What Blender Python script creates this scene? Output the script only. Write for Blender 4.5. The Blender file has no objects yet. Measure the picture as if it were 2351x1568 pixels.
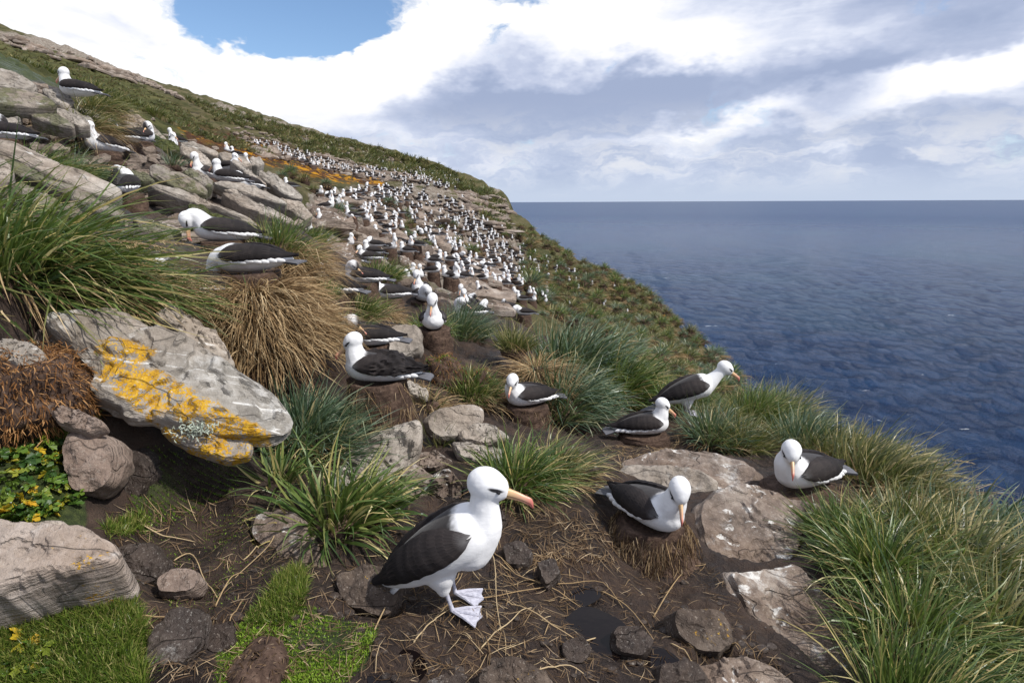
import bpy, bmesh, math, random
import numpy as np
from mathutils import Vector, Matrix, Euler

# ------------------------------------------------------------------ camera
R = math.radians
random.seed(7); RNG = np.random.default_rng(11)
scn = bpy.context.scene
COL = scn.collection
PITCH, ROLL, FPX = R(13.8), R(-0.29), 1306.0
cam_d = bpy.data.cameras.new('camera'); cam = bpy.data.objects.new('camera', cam_d); COL.objects.link(cam)
cam_d.sensor_width = 36.0; cam_d.lens = 36.0*FPX/2351.0
cam_d.clip_start = 0.05; cam_d.clip_end = 120000.0
CAM_M = (Matrix.Rotation(math.pi/2-PITCH, 3, 'X') @ Matrix.Rotation(ROLL, 3, 'Z'))
cam.rotation_euler = CAM_M.to_euler(); cam.location = (0, 0, 0)
scn.camera = cam
CM = np.array(CAM_M)

# ------------------------------------------------------------------ world: sky with clouds
SUN_EL, SUN_AZ = R(50), R(112)          # azimuth clockwise from +Y (the view direction)
world = bpy.data.worlds.new('World'); scn.world = world; world.use_nodes = True
wt = world.node_tree; wt.nodes.clear()

class NG:
    """tiny node-graph helper"""
    def __init__(s, tree): s.t = tree
    def n(s, typ, **kw):
        nd = s.t.nodes.new(typ)
        for k, v in kw.items():
            setattr(nd, k, v)
        return nd
    def link(s, a, b): s.t.links.new(a, b)
    def put(s, sock, v):
        if isinstance(v, bpy.types.NodeSocket): s.t.links.new(v, sock)
        elif isinstance(v, (tuple, list)):
            v = tuple(v)
            if len(sock.default_value) == 4 and len(v) == 3: v = v+(1.0,)
            sock.default_value = v
        else: sock.default_value = v
    def math(s, op, a, b=0.0, c=None, clamp=False):
        nd = s.n('ShaderNodeMath', operation=op); nd.use_clamp = clamp
        s.put(nd.inputs[0], a); s.put(nd.inputs[1], b)
        if c is not None: s.put(nd.inputs[2], c)
        return nd.outputs[0]
    def vmath(s, op, a, b=(0, 0, 0)):
        nd = s.n('ShaderNodeVectorMath', operation=op)
        s.put(nd.inputs[0], a)
        if op == 'SCALE': s.put(nd.inputs[3], b)
        else: s.put(nd.inputs[1], b)
        return nd.outputs[1] if op in ('DOT_PRODUCT', 'LENGTH', 'DISTANCE') else nd.outputs[0]
    def mix(s, f, a, b, blend='MIX'):
        nd = s.n('ShaderNodeMix', data_type='RGBA', blend_type=blend)
        s.put(nd.inputs[0], f); s.put(nd.inputs[6], a); s.put(nd.inputs[7], b)
        return nd.outputs[2]
    def ss(s, v, lo, hi, tlo=0.0, thi=1.0):
        nd = s.n('ShaderNodeMapRange', interpolation_type='SMOOTHSTEP')
        s.put(nd.inputs[0], v); s.put(nd.inputs[1], lo); s.put(nd.inputs[2], hi); s.put(nd.inputs[3], tlo); s.put(nd.inputs[4], thi)
        return nd.outputs[0]
    def noise(s, vec, scale, detail=4, rough=0.55, dist=0.0, col=False):
        nd = s.n('ShaderNodeTexNoise')
        if vec is not None: s.put(nd.inputs['Vector'], vec)
        s.put(nd.inputs['Scale'], scale); nd.inputs['Detail'].default_value = detail
        nd.inputs['Roughness'].default_value = rough; nd.inputs['Distortion'].default_value = dist
        return nd.outputs[1] if col else nd.outputs[0]
    def ramp(s, f, stops, interp='LINEAR'):
        nd = s.n('ShaderNodeValToRGB'); s.put(nd.inputs[0], f)
        cr = nd.color_ramp; cr.interpolation = interp
        while len(cr.elements) > 1: cr.elements.remove(cr.elements[-1])
        for i, (p, c) in enumerate(stops):
            e = cr.elements[0] if i == 0 else cr.elements.new(p)
            e.position = p; e.color = tuple(c)+((1.0,) if len(c) == 3 else ())
        return nd.outputs[0]
    def attr(s, name, out=2):
        nd = s.n('ShaderNodeAttribute', attribute_name=name)
        return nd.outputs[{'color': 0, 'vector': 1, 'fac': 2}.get(out, out)]

def ray(px, py):
    """direction of the sight line through a point of the 2351 x 1568 picture"""
    px = np.asarray(px, float); py = np.asarray(py, float)
    d = np.stack([(px-1175.5)/FPX, -(py-784.0)/FPX, -np.ones_like(px)], -1)
    return d @ CM.T
def at(px, py, Y):
    d = ray(px, py); return d*(np.asarray(Y, float)/d[..., 1])[..., None]

g = NG(wt)
tc = g.n('ShaderNodeTexCoord').outputs['Generated']
D = g.vmath('NORMALIZE', tc)
sep = g.n('ShaderNodeSeparateXYZ'); g.link(D, sep.inputs[0])
elev = sep.outputs[2]
warp = g.noise(g.vmath('MULTIPLY', D, (1, 1, 2.2)), 2.2, 2, 0.5, col=True)
Dw = g.vmath('ADD', D, g.vmath('SCALE', g.vmath('SUBTRACT', warp, (0.5, 0.5, 0.5)), 0.16))
wisp = g.noise(g.vmath('MULTIPLY', D, (1, 1, 2.0)), 9.0, 4, 0.6, col=True)
Df = g.vmath('ADD', D, g.vmath('SCALE', g.vmath('SUBTRACT', wisp, (0.5, 0.5, 0.5)), 0.11))
Df = g.vmath('ADD', Df, g.vmath('SCALE', g.vmath('SUBTRACT', warp, (0.5, 0.5, 0.5)), 0.10))
def blob(px, py, rx, ry, tilt=0.0):
    """soft bank of cloud centred on a sky direction, rx/ry half sizes in radians; built in the sky itself"""
    c = ray(px, py); c = c/np.linalg.norm(c)
    right = np.cross(c, (0, 0, 1)); right /= np.linalg.norm(right); up = np.cross(right, c)
    r2 = right*math.cos(tilt)+up*math.sin(tilt); u2 = -right*math.sin(tilt)+up*math.cos(tilt)
    a = g.math('DIVIDE', g.vmath('DOT_PRODUCT', Df, tuple(r2)), rx)
    b = g.math('DIVIDE', g.vmath('DOT_PRODUCT', Df, tuple(u2)), ry)
    f = g.vmath('DOT_PRODUCT', D, tuple(c))
    q = g.math('ADD', g.math('MULTIPLY', a, a), g.math('MULTIPLY', b, b))
    q = g.math('ADD', q, g.math('MULTIPLY', g.math('LESS_THAN', f, 0.0), 9.0))
    return g.ss(q, 1.7, 0.0)
def addup(lst):
    o = lst[0]
    for x in lst[1:]: o = g.math('ADD', o, x)
    return o
nz1 = g.noise(g.vmath('MULTIPLY', Dw, (1, 1, 2.6)), 3.1, 6, 0.56)
nz2 = g.noise(g.vmath('MULTIPLY', Dw, (1, 1, 3.2)), 7.5, 5, 0.55)
low = g.noise(g.vmath('MULTIPLY', Df, (1, 1, 4.0)), 8.0, 5, 0.58)
dark = addup([g.math('MULTIPLY', blob(*b[:5]), b[5]) for b in [
    (1260, 205, 0.22, 0.075, 0.0, 0.46), (1120, 270, 0.15, 0.05, 0.0, 0.40), (1480, 240, 0.17, 0.045, 0.10, 0.30),
    (1720, 190, 0.22, 0.045, 0.22, 0.28), (2120, 135, 0.22, 0.045, 0.10, 0.20), (2240, 290, 0.14, 0.06, 0.1, 0.42),
    (1930, 265, 0.10, 0.055, 0.1, 0.48), (1750, 350, 0.12, 0.035, 0, 0.35), (1420, 345, 0.12, 0.035, 0, 0.30),
    (1980, -5, 0.40, 0.035, 0, 0.35), (1950, 400, 0.55, 0.05, 0, 0.34), (400, 150, 0.13, 0.05, -0.2, 0.42), (980, 385, 0.35, 0.05, 0, 0.32), (560, 300, 0.10, 0.03, 0, 0.2), (900, 300, 0.12, 0.04, 0.2, 0.25)]])
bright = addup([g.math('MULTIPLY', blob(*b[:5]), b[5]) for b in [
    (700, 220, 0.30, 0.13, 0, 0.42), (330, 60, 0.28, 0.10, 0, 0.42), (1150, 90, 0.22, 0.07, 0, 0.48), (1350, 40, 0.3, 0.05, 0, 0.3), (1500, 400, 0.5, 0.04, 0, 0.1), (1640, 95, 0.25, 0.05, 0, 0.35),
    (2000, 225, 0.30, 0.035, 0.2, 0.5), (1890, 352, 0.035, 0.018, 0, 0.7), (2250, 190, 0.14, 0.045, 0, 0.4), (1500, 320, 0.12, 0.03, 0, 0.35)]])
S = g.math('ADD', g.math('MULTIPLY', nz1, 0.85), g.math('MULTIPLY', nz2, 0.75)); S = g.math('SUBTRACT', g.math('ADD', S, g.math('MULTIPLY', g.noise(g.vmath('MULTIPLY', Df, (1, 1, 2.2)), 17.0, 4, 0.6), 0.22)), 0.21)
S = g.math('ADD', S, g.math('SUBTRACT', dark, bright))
cl_col = g.ramp(g.math('SUBTRACT', S, 0.18), [(0.0, (1.05, 1.05, 1.06)), (0.20, (0.98, 0.98, 1.01)), (0.34, (0.84, 0.87, 0.97)), (0.46, (0.70, 0.75, 0.89)),
                 (0.62, (0.54, 0.60, 0.77)), (0.85, (0.41, 0.48, 0.66)), (1.0, (0.36, 0.43, 0.61))])
# layer of small far clouds and pale haze close to the horizon
lowc = g.ramp(low, [(0.34, (0.46, 0.54, 0.72)), (0.47, (0.62, 0.69, 0.84)), (0.56, (0.86, 0.89, 0.96)), (0.66, (1.0, 1.0, 1.0))])
lowf = g.ss(elev, 0.17, 0.05)
cl_col = g.mix(g.math('MULTIPLY', lowf, 0.6), cl_col, lowc)
cl_col = g.mix(g.ss(elev, 0.065, 0.0), cl_col, (0.55, 0.63, 0.78))
# openings to the blue
hole = addup([g.math('MULTIPLY', blob(*b[:5]), b[5]) for b in [(690, 30, 0.17, 0.05, -0.06, 1.25), (660, -60, 0.20, 0.08, 0, 1.1), (835, 62, 0.04, 0.028, 0, 0.9),
                 (430, 175, 0.05, 0.03, 0, 0.12), (1130, -60, 0.25, 0.05, 0, 0.7)]])
gap = g.ss(g.math('ADD', hole, g.math('MULTIPLY', g.math('SUBTRACT', g.noise(g.vmath('MULTIPLY', Df, (1, 1, 1.8)), 6.5, 6, 0.62), 0.52), 3.4)), 0.30, 0.95)
gap2 = g.math('MULTIPLY', g.ss(nz1, 0.40, 0.33), g.ss(elev, 0.62, 0.75))
gap = g.math('MAXIMUM', gap, gap2)
sky = g.n('ShaderNodeTexSky', sky_type='NISHITA'); sky.sun_disc = False
sky.sun_elevation = SUN_EL; sky.sun_rotation = SUN_AZ; sky.altitude = 70; sky.air_density = 1.0; sky.dust_density = 0.3; sky.ozone_density = 4.0
bg1 = g.n('ShaderNodeBackground'); g.link(sky.outputs[0], bg1.inputs[0]); bg1.inputs[1].default_value = 0.15
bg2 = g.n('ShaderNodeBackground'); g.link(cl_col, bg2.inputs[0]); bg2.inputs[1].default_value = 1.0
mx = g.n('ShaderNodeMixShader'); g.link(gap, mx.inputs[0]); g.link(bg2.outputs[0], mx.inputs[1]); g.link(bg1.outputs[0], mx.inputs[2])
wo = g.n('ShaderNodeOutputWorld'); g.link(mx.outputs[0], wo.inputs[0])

# ------------------------------------------------------------------ sun and exposure
sl = bpy.data.lights.new('sun', 'SUN'); sun = bpy.data.objects.new('sun', sl); COL.objects.link(sun)
sl.energy = 4.5; sl.angle = R(1.2); sl.color = (1.0, 0.955, 0.89)
sdir = Vector((math.sin(SUN_AZ)*math.cos(SUN_EL), math.cos(SUN_AZ)*math.cos(SUN_EL), math.sin(SUN_EL)))
sun.rotation_euler = sdir.to_track_quat('Z', 'Y').to_euler(); sun.location = (0, 0, 50)
scn.view_settings.view_transform = 'Standard'; scn.view_settings.look = 'None'
scn.view_settings.exposure = 0.06; scn.view_settings.gamma = 1.0
scn.render.engine = 'CYCLES'
scn.cycles.max_bounces = 5; scn.cycles.diffuse_bounces = 2; scn.cycles.glossy_bounces = 2
scn.cycles.transmission_bounces = 3; scn.cycles.transparent_max_bounces = 4
scn.cycles.use_denoising = True
world.cycles.sampling_method = "MANUAL"; world.cycles.sample_map_resolution = 256
scn.cycles.sample_clamp_indirect = 4.0
# ------------------------------------------------------------------ helpers
def project(P):
    """world points -> picture coordinates (used only to look up which soil lies where while building)"""
    c = P @ CM
    return 1175.5+FPX*c[..., 0]/-c[..., 2], 784.0-FPX*c[..., 1]/-c[..., 2]

_perm = np.random.default_rng(3).permutation(256); _perm = np.concatenate([_perm, _perm])
_gr = np.random.default_rng(5).normal(size=(256, 3)); _gr /= np.linalg.norm(_gr, axis=1)[:, None]
def perlin(P):
    P = np.asarray(P, float); i = np.floor(P).astype(int); f = P-i; i &= 255
    u = f*f*f*(f*(f*6-15)+10)
    out = 0
    for dx in (0, 1):
        for dy in (0, 1):
            for dz in (0, 1):
                h = _perm[_perm[_perm[(i[..., 0]+dx) & 255]+((i[..., 1]+dy) & 255)]+((i[..., 2]+dz) & 255)]
                gv = _gr[h]
                d = gv[..., 0]*(f[..., 0]-dx)+gv[..., 1]*(f[..., 1]-dy)+gv[..., 2]*(f[..., 2]-dz)
                w = (u[..., 0] if dx else 1-u[..., 0])*(u[..., 1] if dy else 1-u[..., 1])*(u[..., 2] if dz else 1-u[..., 2])
                out = out+w*d
    return out
def fbm(P, octv=4, gain=0.5):
    o, a = 0, 1.0; P = np.asarray(P, float)
    for k in range(octv):
        o = o+a*perlin(P*(2.03**k)+17.3*k); a *= gain
    return o
def sstep(x, a, b):
    t = np.clip((x-a)/(b-a), 0, 1); return t*t*(3-2*t)

def mesh_np(name, V, Fc, mats=(), smooth=True, sharp=None, matidx=None, attrs=None, uv=None):
    """V (n,3); Fc (m,3|4) int array or list of such arrays"""
    me = bpy.data.meshes.new(name)
    Fl = Fc if isinstance(Fc, list) else [Fc]
    Fl = [np.asarray(f, np.int32) for f in Fl if len(f)]
    V = np.asarray(V, np.float32)
    me.vertices.add(len(V)); me.vertices.foreach_set('co', V.ravel())
    loops = np.concatenate([f.ravel() for f in Fl]); tot = np.concatenate([np.full(len(f), f.shape[1], np.int32) for f in Fl])
    me.loops.add(len(loops)); me.loops.foreach_set('vertex_index', loops)
    me.polygons.add(len(tot)); st = np.concatenate([[0], np.cumsum(tot)[:-1]]).astype(np.int32)
    me.polygons.foreach_set('loop_start', st)
    if matidx is not None: me.polygons.foreach_set('material_index', np.asarray(matidx, np.int32))
    me.polygons.foreach_set('use_smooth', np.full(len(tot), smooth))
    for m in mats: me.materials.append(m)
    if attrs:
        for k, a in attrs.items():
            a = np.asarray(a, np.float32)
            if a.ndim == 1: at_ = me.attributes.new(k, 'FLOAT', 'POINT'); at_.data.foreach_set('value', a)
            elif a.shape[1] == 3: at_ = me.attributes.new(k, 'FLOAT_VECTOR', 'POINT'); at_.data.foreach_set('vector', a.ravel())
            else: at_ = me.attributes.new(k, 'FLOAT_COLOR', 'POINT'); at_.data.foreach_set('color', a.ravel())
    if uv is not None:
        l = me.uv_layers.new(name='UVMap'); l.data.foreach_set('uv', np.asarray(uv, np.float32)[loops].ravel())
    me.update(calc_edges=True)
    if sharp is not None: me.set_sharp_from_angle(angle=sharp)
    return me
def obj(name, me, parent=None, label=None, cat=None, group=None, kind=None, M=None):
    o = bpy.data.objects.new(name, me); COL.objects.link(o)
    if parent is not None: o.parent = parent
    if M is not None: o.matrix_local = M
    if label: o['label'] = label
    if cat: o['category'] = cat
    if group: o['group'] = group
    if kind: o['kind'] = kind
    return o
def grid_faces(nr, nc, wrap=False):
    r, c = np.meshgrid(np.arange(nr-1), np.arange(nc if wrap else nc-1), indexing='ij')
    a = r*nc+c; b = r*nc+(c+1) % nc
    return np.stack([a, b, b+nc, a+nc], -1).reshape(-1, 4)
def mat(name):
    m = bpy.data.materials.new(name); m.use_nodes = True; m.node_tree.nodes.clear(); return m, NG(m.node_tree)
def finish(m, gg, shader, disp=None):
    o = gg.n('ShaderNodeOutputMaterial'); gg.link(shader, o.inputs[0]); return m
def principled(gg, col, rough=0.8, spec=0.3, normal=None, **kw):
    p = gg.n('ShaderNodeBsdfPrincipled'); gg.put(p.inputs['Base Color'], col); gg.put(p.inputs['Roughness'], rough)
    gg.put(p.inputs['Specular IOR Level'], spec)
    if normal is not None: gg.link(normal, p.inputs['Normal'])
    for k, v in kw.items(): gg.put(p.inputs[k], v)
    return p.outputs[0]
def bump(gg, h, strength=0.5, dist=0.02, prev=None):
    b = gg.n('ShaderNodeBump'); gg.put(b.inputs['Height'], h); b.inputs['Strength'].default_value = strength
    b.inputs['Distance'].default_value = dist
    if prev is not None: gg.link(prev, b.inputs['Normal'])
    return b.outputs[0]

# ------------------------------------------------------------------ terrain height
# (picture x, picture y, forward distance in metres) of ground points, read off from the size of the birds
GP = [(-300,1500,1.45),(0,1550,1.5),(150,1500,1.55),(400,1500,1.62),(700,1500,1.7),(1000,1500,1.75),(1300,1520,1.8),(1600,1500,1.95),(1900,1520,2.0),(2200,1530,2.05),(2500,1520,2.15),
 (150,1330,1.75),(300,1250,2.12),(450,1200,2.4),(400,1090,3.3),(470,1050,3.6),(600,1300,2.12),(550,1120,3.0),(150,1080,2.15),(0,1120,1.95),(0,960,2.3),(-200,1000,2.2),(40,740,2.55),(-150,760,2.5),
 (250,620,3.4),(100,620,3.3),(-100,560,3.4),(500,820,3.0),(300,800,2.9),(620,820,4.0),(480,740,3.9),(700,950,3.5),(880,990,4.0),(750,1110,3.0),(1000,1160,3.0),(1000,1020,4.0),(1080,1412,2.0),(900,1330,2.2),(1250,1160,2.9),(1200,1010,4.2),
 (1500,1345,2.5),(1350,1310,2.5),(1700,1260,2.85),(1550,1070,4.2),(1700,1150,3.5),(1840,1145,3.6),(1475,1025,4.9),(1590,972,5.6),(1730,970,5.9),(1210,990,5.0),(1340,930,6.4),(1100,890,5.6),(995,815,5.9),(850,820,5.1),(800,720,6.0),(730,690,6.6),(900,720,8.0),(970,705,8.6),(1080,740,8.6),(1240,830,7.4),
 (640,610,5.6),(470,580,5.5),(100,510,4.7),(0,470,5.2),(300,500,5.8),(240,400,7.8),(130,250,8.6),(0,320,7.2),(-300,200,7.5),(350,332,13),(400,396,12),(384,388,13.2),(520,445,9.5),(620,480,10),(700,538,13),(745,625,12.5),(850,640,12.5),(1000,660,16),(1105,690,19),(1200,745,15),(1330,830,11),(1450,900,11),(1560,950,11),(1640,960,12),
 (800,530,20),(740,540,18),(900,580,19),(960,600,21),(1000,560,34),(900,520,36),(960,490,52),(850,440,44),(760,450,34),(700,440,28),(640,430,20),(560,385,20),(480,345,20),(400,320,19),(280,258,17),(150,200,16),
 (1100,590,34),(1180,640,40),(1250,700,44),(1330,680,54),(1380,760,36),(1450,700,56),(1550,780,44),(1600,850,34),(1680,890,31),(1300,600,66),(1400,640,63),(1200,560,66),(1100,500,64),(1150,530,74),(1050,470,72),
 (1000,430,86),(900,400,92),(800,390,84),(700,385,68),(600,355,56),(500,320,48),(350,280,44),(200,230,42),(0,170,42),(-300,80,45),(1100,440,100),(1140,480,105),
 (700,340,120),(850,370,125),(1000,400,125),(550,300,110),(400,250,110),(200,180,110),(0,120,115),(-300,20,120),
 (-300,-20,250),(0,78,235),(120,104,228),(260,150,215),(330,190,205),(450,228,195),(600,268,180),(760,318,165),(850,340,158),(950,366,150),(1050,397,140),(1110,425,130),(1145,450,124),(1160,466,118)]
GXYZ = np.array([at(*p) for p in GP])
EX = []                                   # ground behind the sky line falls away
for (px, py, Y) in GP[-14:]:
    p = at(px, py, Y); EX.append(p*np.array([1.45, 1.45, 1.45])+np.array([0, 0, -0.05*Y-3]))
EX += [np.array(v) for v in [(-3.0,1.0,-0.6),(-1.6,0.8,-1.2),(0,0.6,-1.62),(1.2,0.6,-1.8),(2.6,1.0,-2.2),(3.4,1.8,-2.5),(-6,2.4,0.5),(-8,4.5,1.6),(-16,9,4.0),(-60,36,14),
  (5.0,3.0,-3.2),(7.5,5.0,-4.5),(9,8,-5.5),(12,14,-8.0),(26,30,-14),(50,60,-20),(40,100,-20),(60,180,-30)]]
EX = np.array(EX); ALL = np.concatenate([GXYZ, EX])
_tx = np.stack([ALL[:, 0]/ALL[:, 1], np.log(ALL[:, 1])], -1); _tv = ALL[:, 2]/ALL[:, 1]
def _phi(d2): return 0.5*d2*np.log(d2+1e-9)
_n = len(_tx); _K = _phi(((_tx[:, None]-_tx[None])**2).sum(-1))+np.eye(_n)*2e-3
_P = np.concatenate([np.ones((_n, 1)), _tx], 1); _A = np.zeros((_n+3, _n+3)); _A[:_n, :_n] = _K; _A[:_n, _n:] = _P; _A[_n:, :_n] = _P.T
_w = np.linalg.solve(_A, np.concatenate([_tv, np.zeros(3)]))
def tps(a, b):
    q = np.stack([a, b], -1); sh = q.shape[:-1]; q = q.reshape(-1, 2); o = np.empty(len(q))
    for k in range(0, len(q), 20000):
        s = q[k:k+20000]; o[k:k+20000] = _phi(((s[:, None]-_tx[None])**2).sum(-1)) @ _w[:_n]+_w[_n]+s @ _w[_n+1:]
    return o.reshape(sh)
# break of the cliff: (picture x of the edge, distance)
EDGE = [(2900,1.0),(2750,2.2),(2560,3.0),(2330,3.9),(2150,4.8),(1960,5.6),(1830,6.6),(1745,8.5),(1705,14),(1712,24),(1706,31),(1672,37),(1640,42),(1580,48),(1532,55),(1500,62),(1400,72),(1300,80),(1225,88),(1185,96),(1168,106),(1160,118),(1160,400)]
_el = np.log(np.array([e[1] for e in EDGE])); _eu = np.array([(e[0]-1175.5)/FPX/math.cos(PITCH)*(1.0 if e[1] > 20 else 0.93) for e in EDGE])
SEA_Z = -70.0
NB, NA = 820, 640
_bb = np.linspace(math.log(0.55), math.log(420.0), NB); _aa = np.tan(np.linspace(math.atan(-2.4), math.atan(2.4), NA))
_A2, _B2 = np.meshgrid(_aa, _bb); _Y2 = np.exp(_B2); _X2 = _A2*_Y2
_ca, _cb = np.meshgrid(np.linspace(-2.4, 2.4, 120), np.linspace(_bb[0], _bb[-1], 160)); _ct = tps(_ca, _cb)
def _bil(G, fi, fj):
    i = np.clip(np.floor(fi).astype(int), 0, G.shape[0]-2); j = np.clip(np.floor(fj).astype(int), 0, G.shape[1]-2); u = np.clip(fi-i, 0, 1); v = np.clip(fj-j, 0, 1)
    return (G[i, j]*(1-u)+G[i+1, j]*u)*(1-v)+(G[i, j+1]*(1-u)+G[i+1, j+1]*u)*v
_Z2 = _bil(_ct, (_B2-_bb[0])/(_bb[-1]-_bb[0])*159, (_A2+2.4)/4.8*119)*_Y2
_ov = np.maximum(0, (_A2-np.interp(_B2, _el, _eu))*_Y2); _ovs = np.sqrt(_ov**2+(0.06*_Y2**0.5)**2)-0.06*_Y2**0.5
_Z2 = _Z2-_ovs*np.where(_Y2 > 20, 1.5, 1.1)
_W3 = np.stack([_X2, _Y2, _Z2], -1)
_PX, _PY = project(_W3)
def region(poly, soft=25.0):
    """soft membership (0..1) of every terrain vertex in a patch of ground outlined by picture points"""
    poly = np.array(poly, float); x, y = _PX, _PY
    ins = np.zeros(x.shape, bool); dist = np.full(x.shape, 1e9)
    for k in range(len(poly)):
        x0, y0 = poly[k]; x1, y1 = poly[(k+1) % len(poly)]
        c = ((y0 > y) != (y1 > y)) & (x < (x1-x0)*(y-y0)/((y1-y0) if y1 != y0 else 1e-9)+x0); ins ^= c
        L2 = (x1-x0)**2+(y1-y0)**2; t = np.clip(((x-x0)*(x1-x0)+(y-y0)*(y1-y0))/L2, 0, 1)
        dist = np.minimum(dist, np.hypot(x-x0-t*(x1-x0), y-y0-t*(y1-y0)))
    sd = np.where(ins, dist, -dist); return sstep(sd, -soft, soft)
_far = _Y2 > 12
_nearm = 1-_far.astype(float)
rg_lawn = np.maximum.reduce([region([(-400,1380),(250,1290),(330,1420),(330,1568),(330,1700),(-400,1700)], 30), region([(640,1330),(700,1300),(690,1400),(870,1440),(840,1540),(640,1600),(500,1590),(500,1500),(560,1430)], 26),
                             region([(330,1010),(560,1060),(560,1130),(380,1220),(250,1240),(300,1120)], 40)*0.4, region([(-900,800),(-100,870),(60,880),(200,1080),(190,1220),(-900,1500)], 30), region([(-3000,-900),(0,90),(150,208),(70,192),(-70,158),(-350,330),(-700,800),(-3000,2500)], 40)*0.9])*_nearm
rg_rock = np.maximum.reduce([region([(720,430),(1000,430),(1130,500),(1210,540),(1210,650),(1120,720),(960,640),(730,640),(690,520)], 20)*_far, region([(1050,440),(1140,440),(1168,470),(1165,540),(1060,510)], 12)*_far,
                             region([(900,385),(1050,410),(1020,440),(760,400),(640,350),(700,350)], 15)*0.8*_far, region([(0,70),(200,110),(340,180),(330,200),(200,140),(0,95)], 10)*0.9*_far,
                             region([(450,225),(620,270),(900,355),(880,375),(600,300),(450,245)], 12)*0.6*_far, region([(-100,150),(380,250),(640,400),(700,520),(420,600),(-100,480)], 20)*(1-_far)*0.7])
rg_orange = np.maximum.reduce([region([(530,330),(640,345),(760,385),(880,410),(880,425),(760,415),(620,385),(520,350)], 8), region([(400,290),(520,330),(540,350),(420,320)], 14)*0.5, region([(1490,700),(1540,730),(1530,760),(1480,730)], 12)*0.5, region([(1600,770),(1670,830),(1680,850),(1600,800)], 12)*0.6])*_far
rg_green = region([(-300,60),(0,100),(200,150),(330,205),(420,250),(500,300),(420,330),(300,290),(100,200),(-300,190)], 25)*_far
rg_heath = np.maximum(region([(420,280),(560,310),(700,350),(880,400),(880,430),(640,390),(430,330)], 15), region([(380,215),(560,265),(600,300),(450,290),(380,250)], 20)*0.3)*_far
rg_tus = np.maximum(region([(1180,520),(1300,550),(1420,610),(1530,720),(1640,800),(1720,900),(1560,900),(1400,780),(1250,720),(1180,640)], 18), region([(520,270),(760,325),(960,375),(1160,450),(1150,480),(1000,430),(760,370),(560,300)], 12)*0.8)*_far
# relief: lumpy peat near, ledges in the rocky parts
_nz = fbm(np.stack([_X2*2.2, _Y2*2.2, _Z2*2.2], -1), 4)
_dn = np.where(_Y2 < 14, 1, 0)
det = np.clip(_Y2/14, 0, 1)
_Z2 = _Z2+_nz*(0.035+0.09*det)*np.clip(_Y2, 0, 14)**0.25*(1-0.7*rg_lawn)
_cl = fbm(np.stack([_X2*7, _Y2*7, _Z2*3], -1), 4); _Z2 = _Z2+(_cl*0.030+np.abs(fbm(np.stack([_X2*3.1, _Y2*3.1, _Z2*0+8], -1), 3))*0.05)*(_Y2 < 10)*(1-0.75*rg_lawn)
_big = fbm(np.stack([_X2*0.16, _Y2*0.16, _Z2*0.0+3], -1), 4)
_Z2 = _Z2+_big*np.clip((_Y2-14)/40, 0, 1)*np.clip(_Y2/60, 0.3, 2.2)*0.9
st = (_Z2+0.10*_X2+0.25*fbm(np.stack([_X2*0.12, _Y2*0.12, _Z2*0], -1)+40, 3)*4); lay = 0.55
fr = st/lay-np.floor(st/lay)
_Z2 = _Z2+rg_rock*_far*np.clip(_Y2/30, 0.3, 1.6)*lay*(sstep(fr, 0.62, 0.9)-fr)*0.85
_Z2 = np.maximum(_Z2, SEA_Z-4)
HGT = _Z2.copy()
def zat(x, y):
    x = np.asarray(x, float); y = np.asarray(y, float)
    a = np.arctan(x/y); fj = (a-math.atan(-2.4))/(2*math.atan(2.4))*(NA-1); fi = (np.log(np.maximum(y, .56))-_bb[0])/(_bb[-1]-_bb[0])*(NB-1)
    return _bil(HGT, fi, fj)
_ys = np.exp(np.linspace(math.log(0.9), math.log(400), 1400))
def hit(px, py, ymin=0.0):
    """first ground point seen along a sight line"""
    d = ray(px, py); d = d/d[1]; ys = _ys[_ys > ymin]; z = zat(d[0]*ys, ys); below = d[2]*ys < z
    k = np.argmax(below)
    if not below[k]: return None
    y = ys[k]; return np.array([d[0]*y, y, zat(d[0]*y, y)])
bio = np.stack([np.maximum(rg_lawn, rg_green), rg_orange, rg_rock, np.maximum(rg_heath, 0)], -1)
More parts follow.
